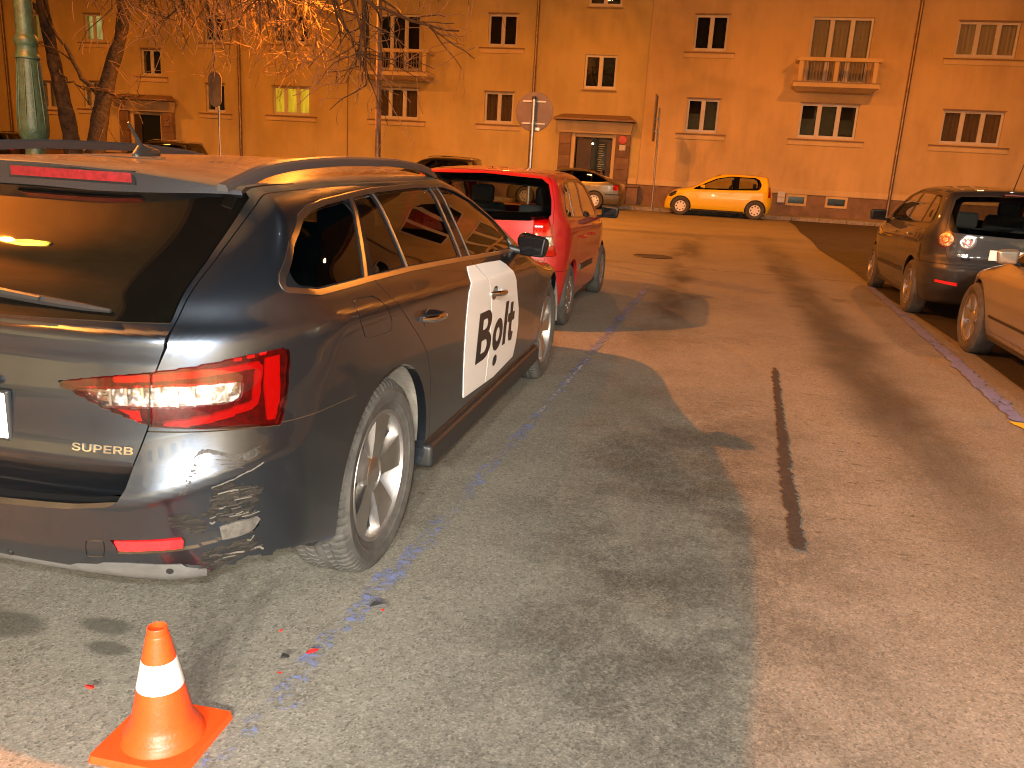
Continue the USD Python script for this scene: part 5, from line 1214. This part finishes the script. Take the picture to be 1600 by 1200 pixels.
    for s in (1, -1):
        hs = m3.Manifold.batch_hull([m3.Manifold.sphere(r * k, 14).translate([s * (mx + x * k), my + y * k, mz + z * k]) for x, y, z, r in ((.07, -.02, .04, .035), (.07, -.02, -.03, .03), (.20, -.05, .035, .03), (.19, -.04, -.03, .028), (.08, .08, .01, .03), (.16, .06, .01, .025))])
        mr = put(car, "door_mirror", cat_mesh([hs]), o.get("mirrormat", pm), 40)
        put(mr, "mirror_foot", cat_mesh([m3.Manifold.batch_hull([m3.Manifold.sphere(.018, 8).translate([s * x, y, z]) for x, y, z in ((mx - .03, my + .02, mz - .06), (mx - .03, my + .1, mz - .065), (mx + .08 * k, my + .04, mz - .04 * k))])]), MT["black"], 40)
        if not o.get("folded"): put(mr, "mirror_glass", cat_mesh([m3.Manifold.batch_hull([m3.Manifold.sphere(.006, 8).translate([s * (mx + x * k), my + y * k, mz + z * k]) for x, y, z in ((.065, -.050, .042), (.065, -.046, -.03), (.195, -.074, .036), (.188, -.064, -.033))])]), MT["gloss"], 40)
    hw = o["hw"]; fl = o.get("floor", .24)
    put(car, "underbody", cat_mesh([bx(-hw + .06, hw - .06, o["ar"] + .02, o["wb"] - o["ar"] - .02, fl - .05, fl + .02), bx(-.5, .5, -.4, o["wb"] + .4, fl, fl + .08)]), MT["under"], 30)
    for y in (0, o["wb"]):
        for s in (1, -1):
            a = np.linspace(0, PI, 20); r = o["ar"] + .01; rg_ = np.stack([y + r * np.cos(a), o["az"] + r * np.sin(a)], 1)
            v = np.vstack([np.c_[np.full(20, s * (hw - .05)), rg_], np.c_[np.full(20, s * .48), rg_], [[s * .48, y, o["az"]]]]); i = np.arange(19)
            put(car, "wheel_arch_liner", (v, np.vstack([np.stack([i, i + 1, i + 21], 1), np.stack([i, i + 21, i + 20], 1), np.stack([i + 20, i + 21, np.full(19, 40)], 1)])), MT["black"], 30)
    sc = o.get("seats")
    if sc:
        for ys, zb, zt in sc:
            for x in ((-.34, .34) if ys > .5 else (-.36, .36)):
                s1 = m3.Manifold.batch_hull([m3.Manifold.sphere(.05, 10).translate([x + a, y, z]) for a in (-.19, .19) for y, z in ((ys + .2, zb), (ys - .05, zt - .22))])
                st = put(car, "seat", cat_mesh([s1, rbox(x - .23, x + .23, ys + .1, ys + .55, zb - .18, zb, .05)]), MT["seat"], 40)
                put(st, "headrest", cat_mesh([rbox(x - .12, x + .12, ys - .12, ys - .03, zt - .18, zt, .035)]), MT["seat"], 40)
        put(car, "dashboard", cat_mesh([rbox(-hw + .14, hw - .14, o["dash"], o["dash"] + .4, .55, .88, .06), bx(-hw + .1, hw - .1, -.3, o["dash"] + .3, fl + .05, fl + .12)]), MT["cabin"], 40)
    if "aerial" in o:
        a, b, c = o["aerial"]; put(car, "aerial", tube([(0, a, b), (0, a - c * .5, b + c * .87)], [.007, .003], 6), MT["black"], 40)
    if "plate" in o:
        y, z, w2 = o["plate"]; put(car, "number_plate", rbox(-w2, w2, y - .012, y, z - .055, z + .055, .005), MT["number_plate"], 30)
    if "wiper" in o:
        z = o["wiper"]; P = rear_pt(B, np.linspace(-.05, .34, 6), np.linspace(z + .01, z - .01, 6)); P[:, 1] -= .018; put(car, "rear_wiper", tube(P, [.014, .012, .011, .01, .009, .006], 6), MT["black"], 40)
    wx = o["wx"]; R, w, rr, st = o["wheel"]
    wheel_set(car, [(wx, 0, 1), (wx, o["wb"], 1), (-wx, 0, -1), (-wx, o["wb"], -1)], R, w, rr, st, facemat=o.get("facemat"), rimmat=o.get("rimmat"))
    if "extra" in o: o["extra"](car, B)
    return car

DW = lambda L, hw=0: [(-1.2, -.2), (-.75, -.075), (-.5, -.03), (-.2, -.006), (.2, 0), (L - 1.3, 0), (L - .8, -.03), (L - .45, -.10), (L - .2, -.22), (L + .3, -.5)]
# -- red hatchback in front of the estate car
redB = gen_shape([(.1, .70), (.22, .755), (.4, .785), (.6, .80), (.8, .806), (.90, .798), (.97, .775), (1.0, .755), (1.30, .655), (1.40, .60), (1.7, .4)], DW(2.95), [(0, -.46), (.25, -.53), (.42, -.57), (.56, -.575), (.66, -.555), (.74, -.535), (.9, -.52), (.98, -.505), (1.27, -.37), (1.38, -.28), (1.7, .1)],
                 [(0, 0), (.3, .004), (.5, .02), (.62, .05), (.70, .095), (.76, .165), (.81, .3), (.9, .8), (1.1, 2.2)], [(-1.5, 1.1), (-.6, 1.31), (-.3, 1.372), (.1, 1.402), (.6, 1.412), (1.0, 1.40), (1.25, 1.36), (1.5, 1.27), (1.85, 1.08), (2.1, .97), (2.35, .91), (2.65, .82), (2.85, .70), (3.0, .5), (3.4, .2)],
                 [(0, 2.93), (.4, 2.89), (.65, 2.76), (.8, 2.5), (.9, 2.1), (1.1, 1.2)], spine=(-.05, 2.3, .6), step=(.028, .03, .02))
RED = paint("red_paint", (.34, .006, .008), 0, .45, 1.0, .05)
def red_extra(car, B):
    put(car, "brake_lamp", rbox(-.11, .11, .14, .17, 1.315, 1.345, .008), MT["redreflex"], 40, label="red high brake lamp behind the rear glass")
    put(car, "parcel_shelf", bx(-.6, .6, -.35, .1, .88, .90), MT["cabin"], False)
    q = rear_pt(B, np.array([.10]), np.array([.80]))[0]; put(car, "tailgate_emblem", lathe([(.0005, -.008), (.04, -.008), (.045, 0)], 24, "y").apply_translation([0, rear_pt(B, np.array([.0]), np.array([.80]))[0][1], .80]), MT["chrome"], 40)
    put(car, "tailgate_handle", rbox(-.22, .22, q[1] - .012, q[1] + .01, .735, .765, .01), RED, 40)
LR_TOP = [(.915, 1.00), (1.06, 1.01), (1.10, .845), (.885, .838)]; LR_MID = [(.884, .834), (1.10, .841), (1.115, .765), (.875, .755)]; LR_LOW = [(.874, .751), (1.116, .761), (1.125, .69), (1.10, .672), (.85, .665), (.845, .69)]
car_from("red_hatchback", "small red hatchback parked directly in front of the dark estate car", (-1.99, 7.63, 0), 0, redB, RED, dict(
    wb=2.34, az=.29, ar=.325, hw=.80, wx=.70, wheel=(.285, .17, .175, "trim"), facemat=MT["alloy"], bumper_z=.56,
    dlo=[(-.20, 1.0), (-.22, 1.06), (-.12, 1.22), (-.02, 1.30), (.3, 1.325), (.9, 1.325), (1.2, 1.285), (1.48, 1.16), (1.78, .965), (1.74, .935), (1.0, .955), (.3, .975)],
    glass=[[(-.17, 1.02), (-.08, 1.20), (.0, 1.275), (.16, 1.295), (.16, .995)], [(.19, .995), (.19, 1.297), (.62, 1.30), (.68, 1.295), (.72, .978)], [(.80, .972), (.77, 1.295), (.95, 1.293), (1.17, 1.255), (1.42, 1.135), (1.62, 1.0), (1.6, .957)]],
    doors=[[(.17, 1.05), (.17, .70), (.30, .56), (.33, .42), (.40, .27), (.80, .27), (.80, 1.05)], [(.80, 1.05), (.80, .27), (1.88, .27), (1.95, .5), (1.86, .8), (1.72, 1.0)]],
    rear=[(.0, 1.345), (.51, 1.325), (.58, 1.28), (.625, 1.15), (.64, 1.03), (.615, .99), (.45, .965), (0, .95)], border=.075, border_r=.06, glassmat=MT["glass"],
    screen=[(.64, .98), (.55, 1.33)], sy=(1.05, 2.3), tailgate=[(.53, 1.37), (.60, 1.30), (.655, 1.12), (.665, .95), (.62, .64), (.59, .58), (.50, .555)], ry=(-1.2, .06),
    lamp=[LR_TOP, LR_MID, LR_LOW], lens=[MT["redlens"], MT["clearlens"], MT["redlens"]], lens_base=[MT["redreflex"], MT["reflector"], MT["redreflex"]],
    moulding=[[(.42, .475), (.42, .53), (1.25, .515), (1.25, .46)]], handles=[(.38, .80), (1.02, .79)], mirror=(1.72, .985), mirrormat=MT["black"], mirror_k=1.05,
    seats=[(.95, .62, 1.22), (.12, .62, 1.08)], dash=1.55, aerial=(1.0, 1.40, .0) if False else (-.08, 1.388, .02), plate=(-.545, .655, .26), extra=red_extra))
# -- black tall hatchback on the right
golfB = gen_shape([(.1, .76), (.22, .82), (.4, .86), (.6, .878), (.82, .88), (.93, .868), (1.0, .845), (1.05, .82), (1.36, .70), (1.48, .63), (1.8, .4)], DW(3.25), [(0, -.60), (.25, -.68), (.42, -.74), (.58, -.755), (.66, -.73), (.74, -.695), (.95, -.68), (1.03, -.66), (1.33, -.50), (1.44, -.40), (1.8, 0)],
                  [(0, 0), (.3, .005), (.5, .025), (.62, .06), (.70, .11), (.78, .19), (.84, .32), (.9, .6), (1.2, 2)], [(-1.6, 1.2), (-.7, 1.41), (-.35, 1.462), (.1, 1.492), (.7, 1.502), (1.2, 1.485), (1.5, 1.43), (1.8, 1.31), (2.1, 1.16), (2.35, 1.05), (2.6, .98), (2.9, .91), (3.15, .78), (3.3, .6), (3.7, .2)],
                  [(0, 3.24), (.4, 3.2), (.65, 3.08), (.8, 2.86), (.92, 2.4), (1.1, 1.5)], spine=(-.1, 2.5, .65), step=(.03, .035, .022))
BLACKP = paint("black_paint", (.007, .007, .008), 0, .6, 1.0, .010, .08)
def golf_extra(car, B):
    RW = lambda a, b, h: wrap_pt(B, a, b, h, yc=-.1)
    for s in (1, -1):
        for cx, cz, r, zz in ((.95, .905, .075, 0), (.70, .895, .064, 0)):
            for k, (q, m_, h) in enumerate(((1.22, MT["reddark"], .0022), (1.0, MT["chrome"], .0075), (.84, MT["reflector"], .0095), (.52, MT["redreflex"], .0115), (.34, MT["reflector"], .0135))):
                a = np.linspace(0, 2 * PI, 33)[:-1]; rx = r / .82
                t = patch(np.stack([cx + q * rx * np.cos(a), cz + q * r * np.sin(a)], 1), RW, .02, h)
                v = t[0] * [s, 1, 1]; put(car, "tail_lamp_ring", (v, t[1] if s > 0 else t[1][:, ::-1]), m_, 40)
    lt = meshkit.text_mesh("GOLF", .028, .004, True); lt2 = meshkit.text_mesh("PLUS", .024, .004, True)
    for q, x0, z0 in ((lt, -.56, .735), (lt2, -.52, .70)):
        v = q.vertices; P = rear_pt(B, x0 + v[:, 0], z0 + v[:, 1]); P[:, 1] -= v[:, 2] + .001; put(car, "badge_lettering", (P, q.faces), MT["chrome"], 20)
    put(car, "brake_lamp", rbox(-.16, .16, -.50, -.46, 1.40, 1.425, .008), MT["reddark"], 40)
car_from("black_hatchback", "black tall hatchback with round chrome ringed tail lamps on the right", (3.22, 10.66, 0), 0, golfB, BLACKP, dict(
    wb=2.42, az=.315, ar=.355, hw=.88, wx=.775, wheel=(.312, .195, .205, "ten"), bumper_z=.66, facemat=MT["alloy"],
    dlo=[(-.36, 1.06), (-.38, 1.12), (-.26, 1.28), (-.14, 1.37), (.2, 1.405), (1.0, 1.41), (1.35, 1.365), (1.68, 1.24), (2.05, 1.045), (2.0, 1.005), (1.2, 1.02), (.3, 1.04)],
    glass=[[(-.33, 1.08), (-.22, 1.27), (-.12, 1.34), (.10, 1.37), (.10, 1.06)], [(.15, 1.06), (.15, 1.372), (.82, 1.385), (.86, 1.045)], [(.94, 1.042), (.90, 1.385), (1.02, 1.385), (1.33, 1.335), (1.62, 1.21), (1.85, 1.08), (1.83, 1.022)]],
    doors=[[(.13, 1.1), (.13, .78), (.30, .62), (.36, .46), (.42, .28), (.90, .28), (.90, 1.1)], [(.90, 1.1), (.90, .28), (1.98, .28), (2.04, .5), (2.0, .85), (1.88, 1.08)]],
    rear=[(0, 1.40), (.56, 1.375), (.62, 1.33), (.665, 1.17), (.675, 1.03), (.64, .985), (0, .965)], border=.06, border_r=.05, glassmat=MT["glass"],
    screen=[(.70, 1.06), (.60, 1.42)], sy=(1.25, 2.6), tailgate=[(.6, 1.44), (.65, 1.34), (.69, 1.1), (.70, .95), (.66, .74), (.63, .68), (.58, .655)], ry=(-1.4, .1),
    reflex=[[(.70, .455), (.96, .47), (.965, .44), (.70, .415)]], moulding=[[(.43, .44), (.43, .49), (1.98, .475), (1.98, .425)]],
    handles=[(.33, .90), (1.12, .885)], handlemat=MT["chrome"], mirror=(2.0, 1.05), mirror_k=1.15, seats=[(1.0, .70, 1.34), (.08, .70, 1.20)], dash=1.8, aerial=(-.22, 1.47, .36), plate=(-.70, .775, .26), extra=golf_extra))
# -- beige saloon at the right edge
mercB = gen_shape([(.1, .76), (.22, .83), (.4, .87), (.6, .885), (.74, .885), (.82, .868), (.88, .84), (1.2, .68), (1.36, .55), (1.7, .3)], DW(3.72), [(0, -.85), (.25, -.98), (.45, -1.05), (.7, -1.04), (.86, -.98), (.9, -.9), (1.6, -.2)],
                  [(0, 0), (.4, .01), (.6, .05), (.72, .12), (.8, .22), (.87, .4), (1.1, 1.6)], [(-1.9, .7), (-1.1, .86), (-.7, .93), (-.45, 1.0), (0, 1.22), (.5, 1.35), (1.0, 1.375), (1.45, 1.34), (1.9, 1.18), (2.28, .98), (2.5, .90), (2.8, .845), (3.05, .785), (3.35, .69), (3.55, .58), (3.7, .42), (4.2, .1)],
                  [(0, 3.68), (.4, 3.62), (.65, 3.45), (.78, 3.22), (.88, 2.8), (1.1, 1.5)], spine=(-.2, 2.9, .55), step=(.035, .03, .02))
GOLD = paint("beige_metallic_paint", (.46, .42, .35), .8, .38, 1.0, .05)
car_from("beige_saloon", "beige metallic saloon behind the black hatchback, cut by the right edge", (3.29, 5.52, 0), 0, mercB, GOLD, dict(
    wb=2.75, az=.32, ar=.352, hw=.885, wx=.80, wheel=(.318, .21, .215, "five"), front_bumper=(2.95, .52), rimmat=MT["alloy"],
    dlo=[(-.35, .93), (-.2, 1.05), (.1, 1.2), (.5, 1.275), (1.0, 1.285), (1.45, 1.24), (1.83, 1.09), (2.14, .9), (2.08, .865), (1.0, .88), (.2, .9)],
    glass=[[(.0, .925), (.2, 1.17), (.52, 1.25), (.72, 1.25), (.76, .905)], [(.86, .90), (.82, 1.25), (1.0, 1.255), (1.43, 1.212), (1.78, 1.07), (1.98, .93), (1.95, .886)]],
    doors=[[(.12, .95), (.12, .75), (.36, .55), (.42, .27), (.82, .27), (.84, .95)], [(.84, .95), (.82, .27), (2.30, .27), (2.345, .45), (2.365, .56), (2.42, .70), (2.41, .78), (2.3, .85), (2.12, .89), (2.0, .95)]],
    rear=[(0, 1.20), (.5, 1.18), (.6, .98), (0, .96)], ry=(-.9, .4), border=.03, screen=[(.66, .93), (.53, 1.29)], sy=(1.15, 2.62),
    front_lamp=[[(3.0, .70), (3.12, .705), (3.3, .66), (3.42, .58), (3.40, .52), (3.2, .55), (3.02, .64)]], handles=[(.28, .74), (1.05, .73)], handlemat=MT["chrome"], mirror=(1.98, .93), mirror_k=.9, folded=True,
    seats=[(.95, .55, 1.18)], dash=1.65, moulding=[[(.44, .40), (.44, .42), (2.30, .41), (2.30, .39)]]))
# -- yellow city car across the street, nose to the left
upB = gen_shape([(.1, .72), (.24, .79), (.42, .84), (.7, .86), (.95, .855), (1.03, .83), (1.09, .80), (1.45, .66), (1.56, .58), (1.9, .35)], DW(3.35), [(0, -.42), (.28, -.53), (.5, -.60), (.75, -.60), (1.0, -.555), (1.3, -.45), (1.45, -.39), (1.56, -.33), (1.9, -.1)],
                [(0, 0), (.4, .01), (.6, .05), (.72, .11), (.8, .2), (.87, .4), (1.1, 1.5)], [(-1.5, 1.3), (-.5, 1.535), (-.2, 1.565), (.3, 1.592), (.9, 1.600), (1.35, 1.57), (1.7, 1.44), (2.0, 1.27), (2.3, 1.10), (2.55, 1.03), (2.85, .96), (3.1, .84), (3.25, .68), (3.34, .5), (3.7, .2)],
                [(0, 3.36), (.4, 3.32), (.65, 3.18), (.8, 2.9), (.9, 2.5), (1.1, 1.5)], spine=(-.1, 2.75, .65), step=(.045, .04, .03))
YEL = paint("yellow_paint", (.74, .52, .012), 0, .4, 1.0, .03)
car_from("yellow_city_car", "small yellow hatchback with white wheel trims parked along the ochre house", (1.53, 33.20, 0), 90, upB, YEL, dict(
    wb=2.71, az=.325, ar=.385, hw=.86, wx=.765, wheel=(.335, .19, .215, "trim"), facemat=mat("white_wheel_trim", (.66, .63, .58), .4), rimmat=MT["black"], bumper_z=.62, front_bumper=(2.95, .58),
    dlo=[(-.10, 1.10), (-.14, 1.25), (-.06, 1.42), (.1, 1.495), (.98, 1.50), (1.48, 1.40), (1.86, 1.22), (2.30, 1.0), (2.25, .97), (1.0, 1.0), (0, 1.05)],
    glass=[[(-.06, 1.12), (-.08, 1.26), (.0, 1.40), (.14, 1.455), (.66, 1.46), (.66, 1.05)], [(.84, 1.04), (.84, 1.462), (1.0, 1.46), (1.45, 1.365), (1.8, 1.20), (2.05, 1.06), (2.03, 1.01)]],
    doors=[[(.72, 1.15), (.72, .30), (2.05, .30), (2.16, .6), (2.15, .95), (2.0, 1.1)]],
    rear=[(0, 1.5), (.5, 1.47), (.6, 1.1), (0, 1.06)], ry=(-1.2, .1), border=.04, screen=[(.68, 1.12), (.58, 1.52)], sy=(1.35, 2.6), glassmat=MT["glass"],
    front_lamp=[[(2.88, .86), (2.98, .90), (3.14, .78), (3.2, .68), (3.1, .64), (2.93, .74)]], lamp=[[(1.0, 1.18), (1.18, 1.2), (1.2, .82), (1.02, .80)]], lens=[MT["redlens"]], lens_base=[MT["redreflex"]],
    handles=[(.92, .92)], mirror=(1.95, 1.08), seats=[(.95, .7, 1.38), (.15, .72, 1.28)], dash=1.75, aerial=(.0, 1.575, .18)))
# -- silver liftback before the right entrance
octB = gen_shape([(.1, .74), (.24, .80), (.42, .845), (.7, .865), (.86, .865), (.95, .85), (1.02, .82), (1.36, .66), (1.48, .58), (1.8, .35)], DW(3.62), [(0, -.9), (.28, -1.02), (.5, -1.08), (.72, -1.06), (.92, -1.0), (1.0, -.92), (1.1, -.6), (1.7, .4)],
                [(0, 0), (.4, .01), (.6, .05), (.72, .11), (.8, .2), (.87, .4), (1.1, 1.5)], [(-1.9, .8), (-1.1, .985), (-.85, 1.03), (-.5, 1.16), (0, 1.36), (.4, 1.455), (.9, 1.49), (1.3, 1.47), (1.6, 1.39), (2.0, 1.17), (2.3, 1.03), (2.6, .97), (3.0, .9), (3.35, .78), (3.55, .6), (4.0, .2)],
                [(0, 3.6), (.4, 3.55), (.65, 3.4), (.8, 3.1), (.9, 2.6), (1.1, 1.5)], spine=(-.3, 2.9, .62), step=(.045, .045, .03))
SIL = paint("silver_green_paint", (.17, .16, .12), .7, .36, 1.0, .06)
car_from("silver_liftback", "silver liftback parked before the right hand house entrance", (-4.43, 33.0, 0), 90, octB, SIL, dict(
    wb=2.7, az=.33, ar=.375, hw=.865, wx=.77, wheel=(.33, .2, .21, "trim"), facemat=MT["silver"], bumper_z=.66,
    dlo=[(-.5, 1.05), (-.3, 1.18), (.05, 1.32), (.4, 1.385), (1.0, 1.395), (1.4, 1.34), (1.8, 1.16), (2.15, 1.0), (2.1, .965), (1.0, .985), (0, 1.0)],
    glass=[[(-.4, 1.06), (-.25, 1.16), (.05, 1.28), (.14, 1.31), (.14, 1.02)], [(.18, 1.02), (.18, 1.325), (.42, 1.355), (.88, 1.365), (.92, 1.01)], [(1.0, 1.005), (.97, 1.365), (1.36, 1.31), (1.75, 1.13), (1.95, 1.02), (1.93, .985)]],
    doors=[[(.16, 1.05), (.16, .8), (.38, .55), (.44, .28), (.96, .28), (.96, 1.05)], [(.96, 1.05), (.96, .28), (2.1, .28), (2.2, .6), (2.1, 1.0)]],
    rear=[(0, 1.38), (.5, 1.35), (.66, 1.08), (0, 1.06)], ry=(-1.0, .4), border=.04, screen=[(.68, 1.06), (.56, 1.40)], sy=(1.2, 2.6),
    lamp=[[(.92, .94), (1.16, .95), (1.17, .74), (.92, .73)]], yc=-.35, lens=[MT["redlens"]], lens_base=[MT["redreflex"]], moulding=[[(.46, .46), (.46, .51), (2.1, .5), (2.1, .45)], [(-.98, .56), (-.98, .60), (-.4, .60), (-.4, .56)]], handles=[(.3, .86), (1.15, .85)], mirror=(1.95, 1.05), seats=[(.95, .65, 1.3)], dash=1.8, aerial=(.15, 1.42, .2)))
# -- dark estate cars along the far kerb on the left: one built, the others copies
estB = gen_shape([(.1, .76), (.24, .82), (.42, .87), (.7, .89), (.95, .885), (1.03, .86), (1.09, .83), (1.5, .70), (1.62, .6), (1.9, .35)], DW(3.7), [(0, -.8), (.28, -.9), (.5, -.95), (.8, -.93), (1.05, -.88), (1.4, -.68), (1.6, -.55), (1.9, -.3)],
                [(0, 0), (.4, .01), (.6, .05), (.72, .11), (.8, .2), (.87, .4), (1.1, 1.5)], [(-1.8, 1.3), (-.8, 1.565), (-.3, 1.6), (.5, 1.62), (1.1, 1.60), (1.5, 1.51), (2.0, 1.25), (2.4, 1.07), (2.9, .99), (3.35, .86), (3.6, .62), (4.1, .2)],
                [(0, 3.66), (.4, 3.6), (.65, 3.42), (.8, 3.1), (.9, 2.6), (1.1, 1.5)], spine=(-.3, 2.9, .65), step=(.055, .055, .035))
DRK = paint("dark_brown_paint", (.022, .018, .016), .4, .35, 1.0, .05)
def est_extra(car, B):
    for s in (1, -1): put(car, "roof_rail", tube([(s * .60, -.55, 1.555), (s * .60, -.42, 1.61), (s * .60, -.1, 1.635), (s * .60, .6, 1.65), (s * .60, 1.1, 1.63), (s * .60, 1.3, 1.575)], .016, 8), MT["satin"], 60)
est = dict(wb=2.75, az=.34, ar=.39, hw=.89, wx=.79, wheel=(.345, .2, .22, "ten"), bumper_z=.66,
    dlo=[(-.6, 1.12), (-.55, 1.25), (-.35, 1.45), (-.1, 1.5), (1.0, 1.51), (1.4, 1.44), (1.8, 1.25), (2.2, 1.06), (2.15, 1.03), (1.0, 1.05), (0, 1.07)],
    glass=[[(-.55, 1.13), (-.5, 1.24), (-.32, 1.42), (-.1, 1.46), (.1, 1.46), (.1, 1.09)], [(.15, 1.09), (.15, 1.46), (.9, 1.47), (.94, 1.075)], [(1.02, 1.07), (.98, 1.47), (1.38, 1.40), (1.75, 1.23), (1.98, 1.1), (1.96, 1.05)]],
    doors=[[(.14, 1.12), (.14, .8), (.4, .55), (.45, .3), (.96, .3), (.96, 1.12)], [(.96, 1.12), (.96, .3), (2.1, .3), (2.2, .6), (2.12, 1.05)]],
    rear=[(0, 1.54), (.52, 1.5), (.66, 1.14), (0, 1.1)], ry=(-1.4, .2), border=.05, screen=[(.7, 1.14), (.58, 1.54)], sy=(1.25, 2.7),
    lamp=[[(.96, 1.1), (1.16, 1.12), (1.17, .84), (.96, .82)]], yc=-.35, lens=[MT["redlens"]], lens_base=[MT["redreflex"]], handles=[(.3, .92), (1.15, .9)], mirror=(2.0, 1.12), seats=[(.95, .7, 1.38)], dash=1.85, extra=est_extra)
first = car_from("parked_car", "dark parked estate car with roof rails, just left of the silver liftback", (-9.9, 33.0, 0), 90, estB, DRK, est, "dark cars parked along the houses")
def copy_car(lbl, loc, rot):
    p = thing("parked_car", lbl, "car", loc, rot, "dark cars parked along the houses"); q = stage.GetPrimAtPath(p)
    q.GetReferences().AddInternalReference(first); q.SetInstanceable(True)
copy_car("dark parked estate car before the lamp pole house, roof just showing over the grey roof", (-22.6, 33.0, 0), 90)
copy_car("dark parked estate car behind the two bare tree trunks at the far left", (-31.5, 32.9, 0), 90)
# ---------------------------------------------------------------- cone and splinters
ORANGE = mat("orange_plastic", (.80, .070, .008), .45, noise=(16, .88, 1.08), bump=(90, .0008), coat_weight=.15)
cone = thing("traffic_cone", "orange traffic cone with one white band, in front at the left", "cone", CONE_AT, 2)
UsdGeom.Xformable(stage.GetPrimAtPath(cone)).AddScaleOp().Set(Gf.Vec3f(.66, .66, .66))
sq = [(-.165, -.165), (.165, -.165), (.165, .165), (-.165, .165)]
base = m3.Manifold.batch_hull([m3.Manifold.cylinder(h, r, r - .004, 16).translate([x, y, z]) for x, y in sq for h, r, z in ((.014, .022, .0), (.010, .018, .014))])
put(cone, "base", cat_mesh([base]), ORANGE, 30)
put(cone, "cone_body", lathe([(.150, .020), (.149, .030), (.143, .036), (.139, .050), (.134, .056), (.128, .062), (.122, .078), (.117, .085), (.112, .092), (.106, .115), (.0815, .235), (.0808, .237), (.0592, .343), (.0600, .345), (.0405, .438), (.0395, .441), (.0372, .443), (.0368, .450), (.0355, .468), (.0335, .471), (.0300, .470), (.0288, .462), (.0295, .40)], 72), ORANGE, 40)
band = lathe([(.0815, .2345), (.0832, .236), (.0612, .3425), (.0595, .344)], 72)
put(cone, "white_band", band, mat("white_band", (.80, .79, .78), .35, noise=(14, .93, 1.03)), 40)
BLK, RDP = mat("black_splinter", (.035, .035, .035), .35), mat("red_splinter", (.55, .02, .018), .15, coat_weight=1.0)
def shard(label, x, y, s, m, seed, flat=.35):
    r_ = np.random.default_rng(seed); p = r_.normal(0, 1, (9, 3)); p /= np.linalg.norm(p, axis=1)[:, None]; p *= np.array([s, s * .62, s * flat]) * r_.uniform(.6, 1.1, (9, 1)); p[:, 2] -= p[:, 2].min() - .0125
    put(None, "splinter", cat_mesh([m3.Manifold.hull_points(p.astype(np.float32)).rotate([0, 0, float(r_.uniform(0, 180))]).translate([x, y, 0])]), m, False, label=label, cat="debris", group="splinters of the broken bumper")
shard("black and red splinter lying on the blue line beside the rear wheel", -.90, 2.26, .036, BLK, 1); shard("square black plastic splinter between the cone and the blue line", -1.05, 1.91, .028, BLK, 2, .25)
shard("largest bright red lens splinter, touching the blue line", -.99, 1.96, .022, RDP, 3); shard("tiny red splinter, farthest from the cone toward the car", -1.13, 2.03, .010, RDP, 4)
shard("small red splinter nearest the blue line in front", -1.03, 1.84, .011, RDP, 5); shard("thin red sliver left of the traffic cone", -1.47, 1.63, .022, RDP, 6, .2); shard("red chip under the black and red splinter", -.885, 2.245, .012, RDP, 8)
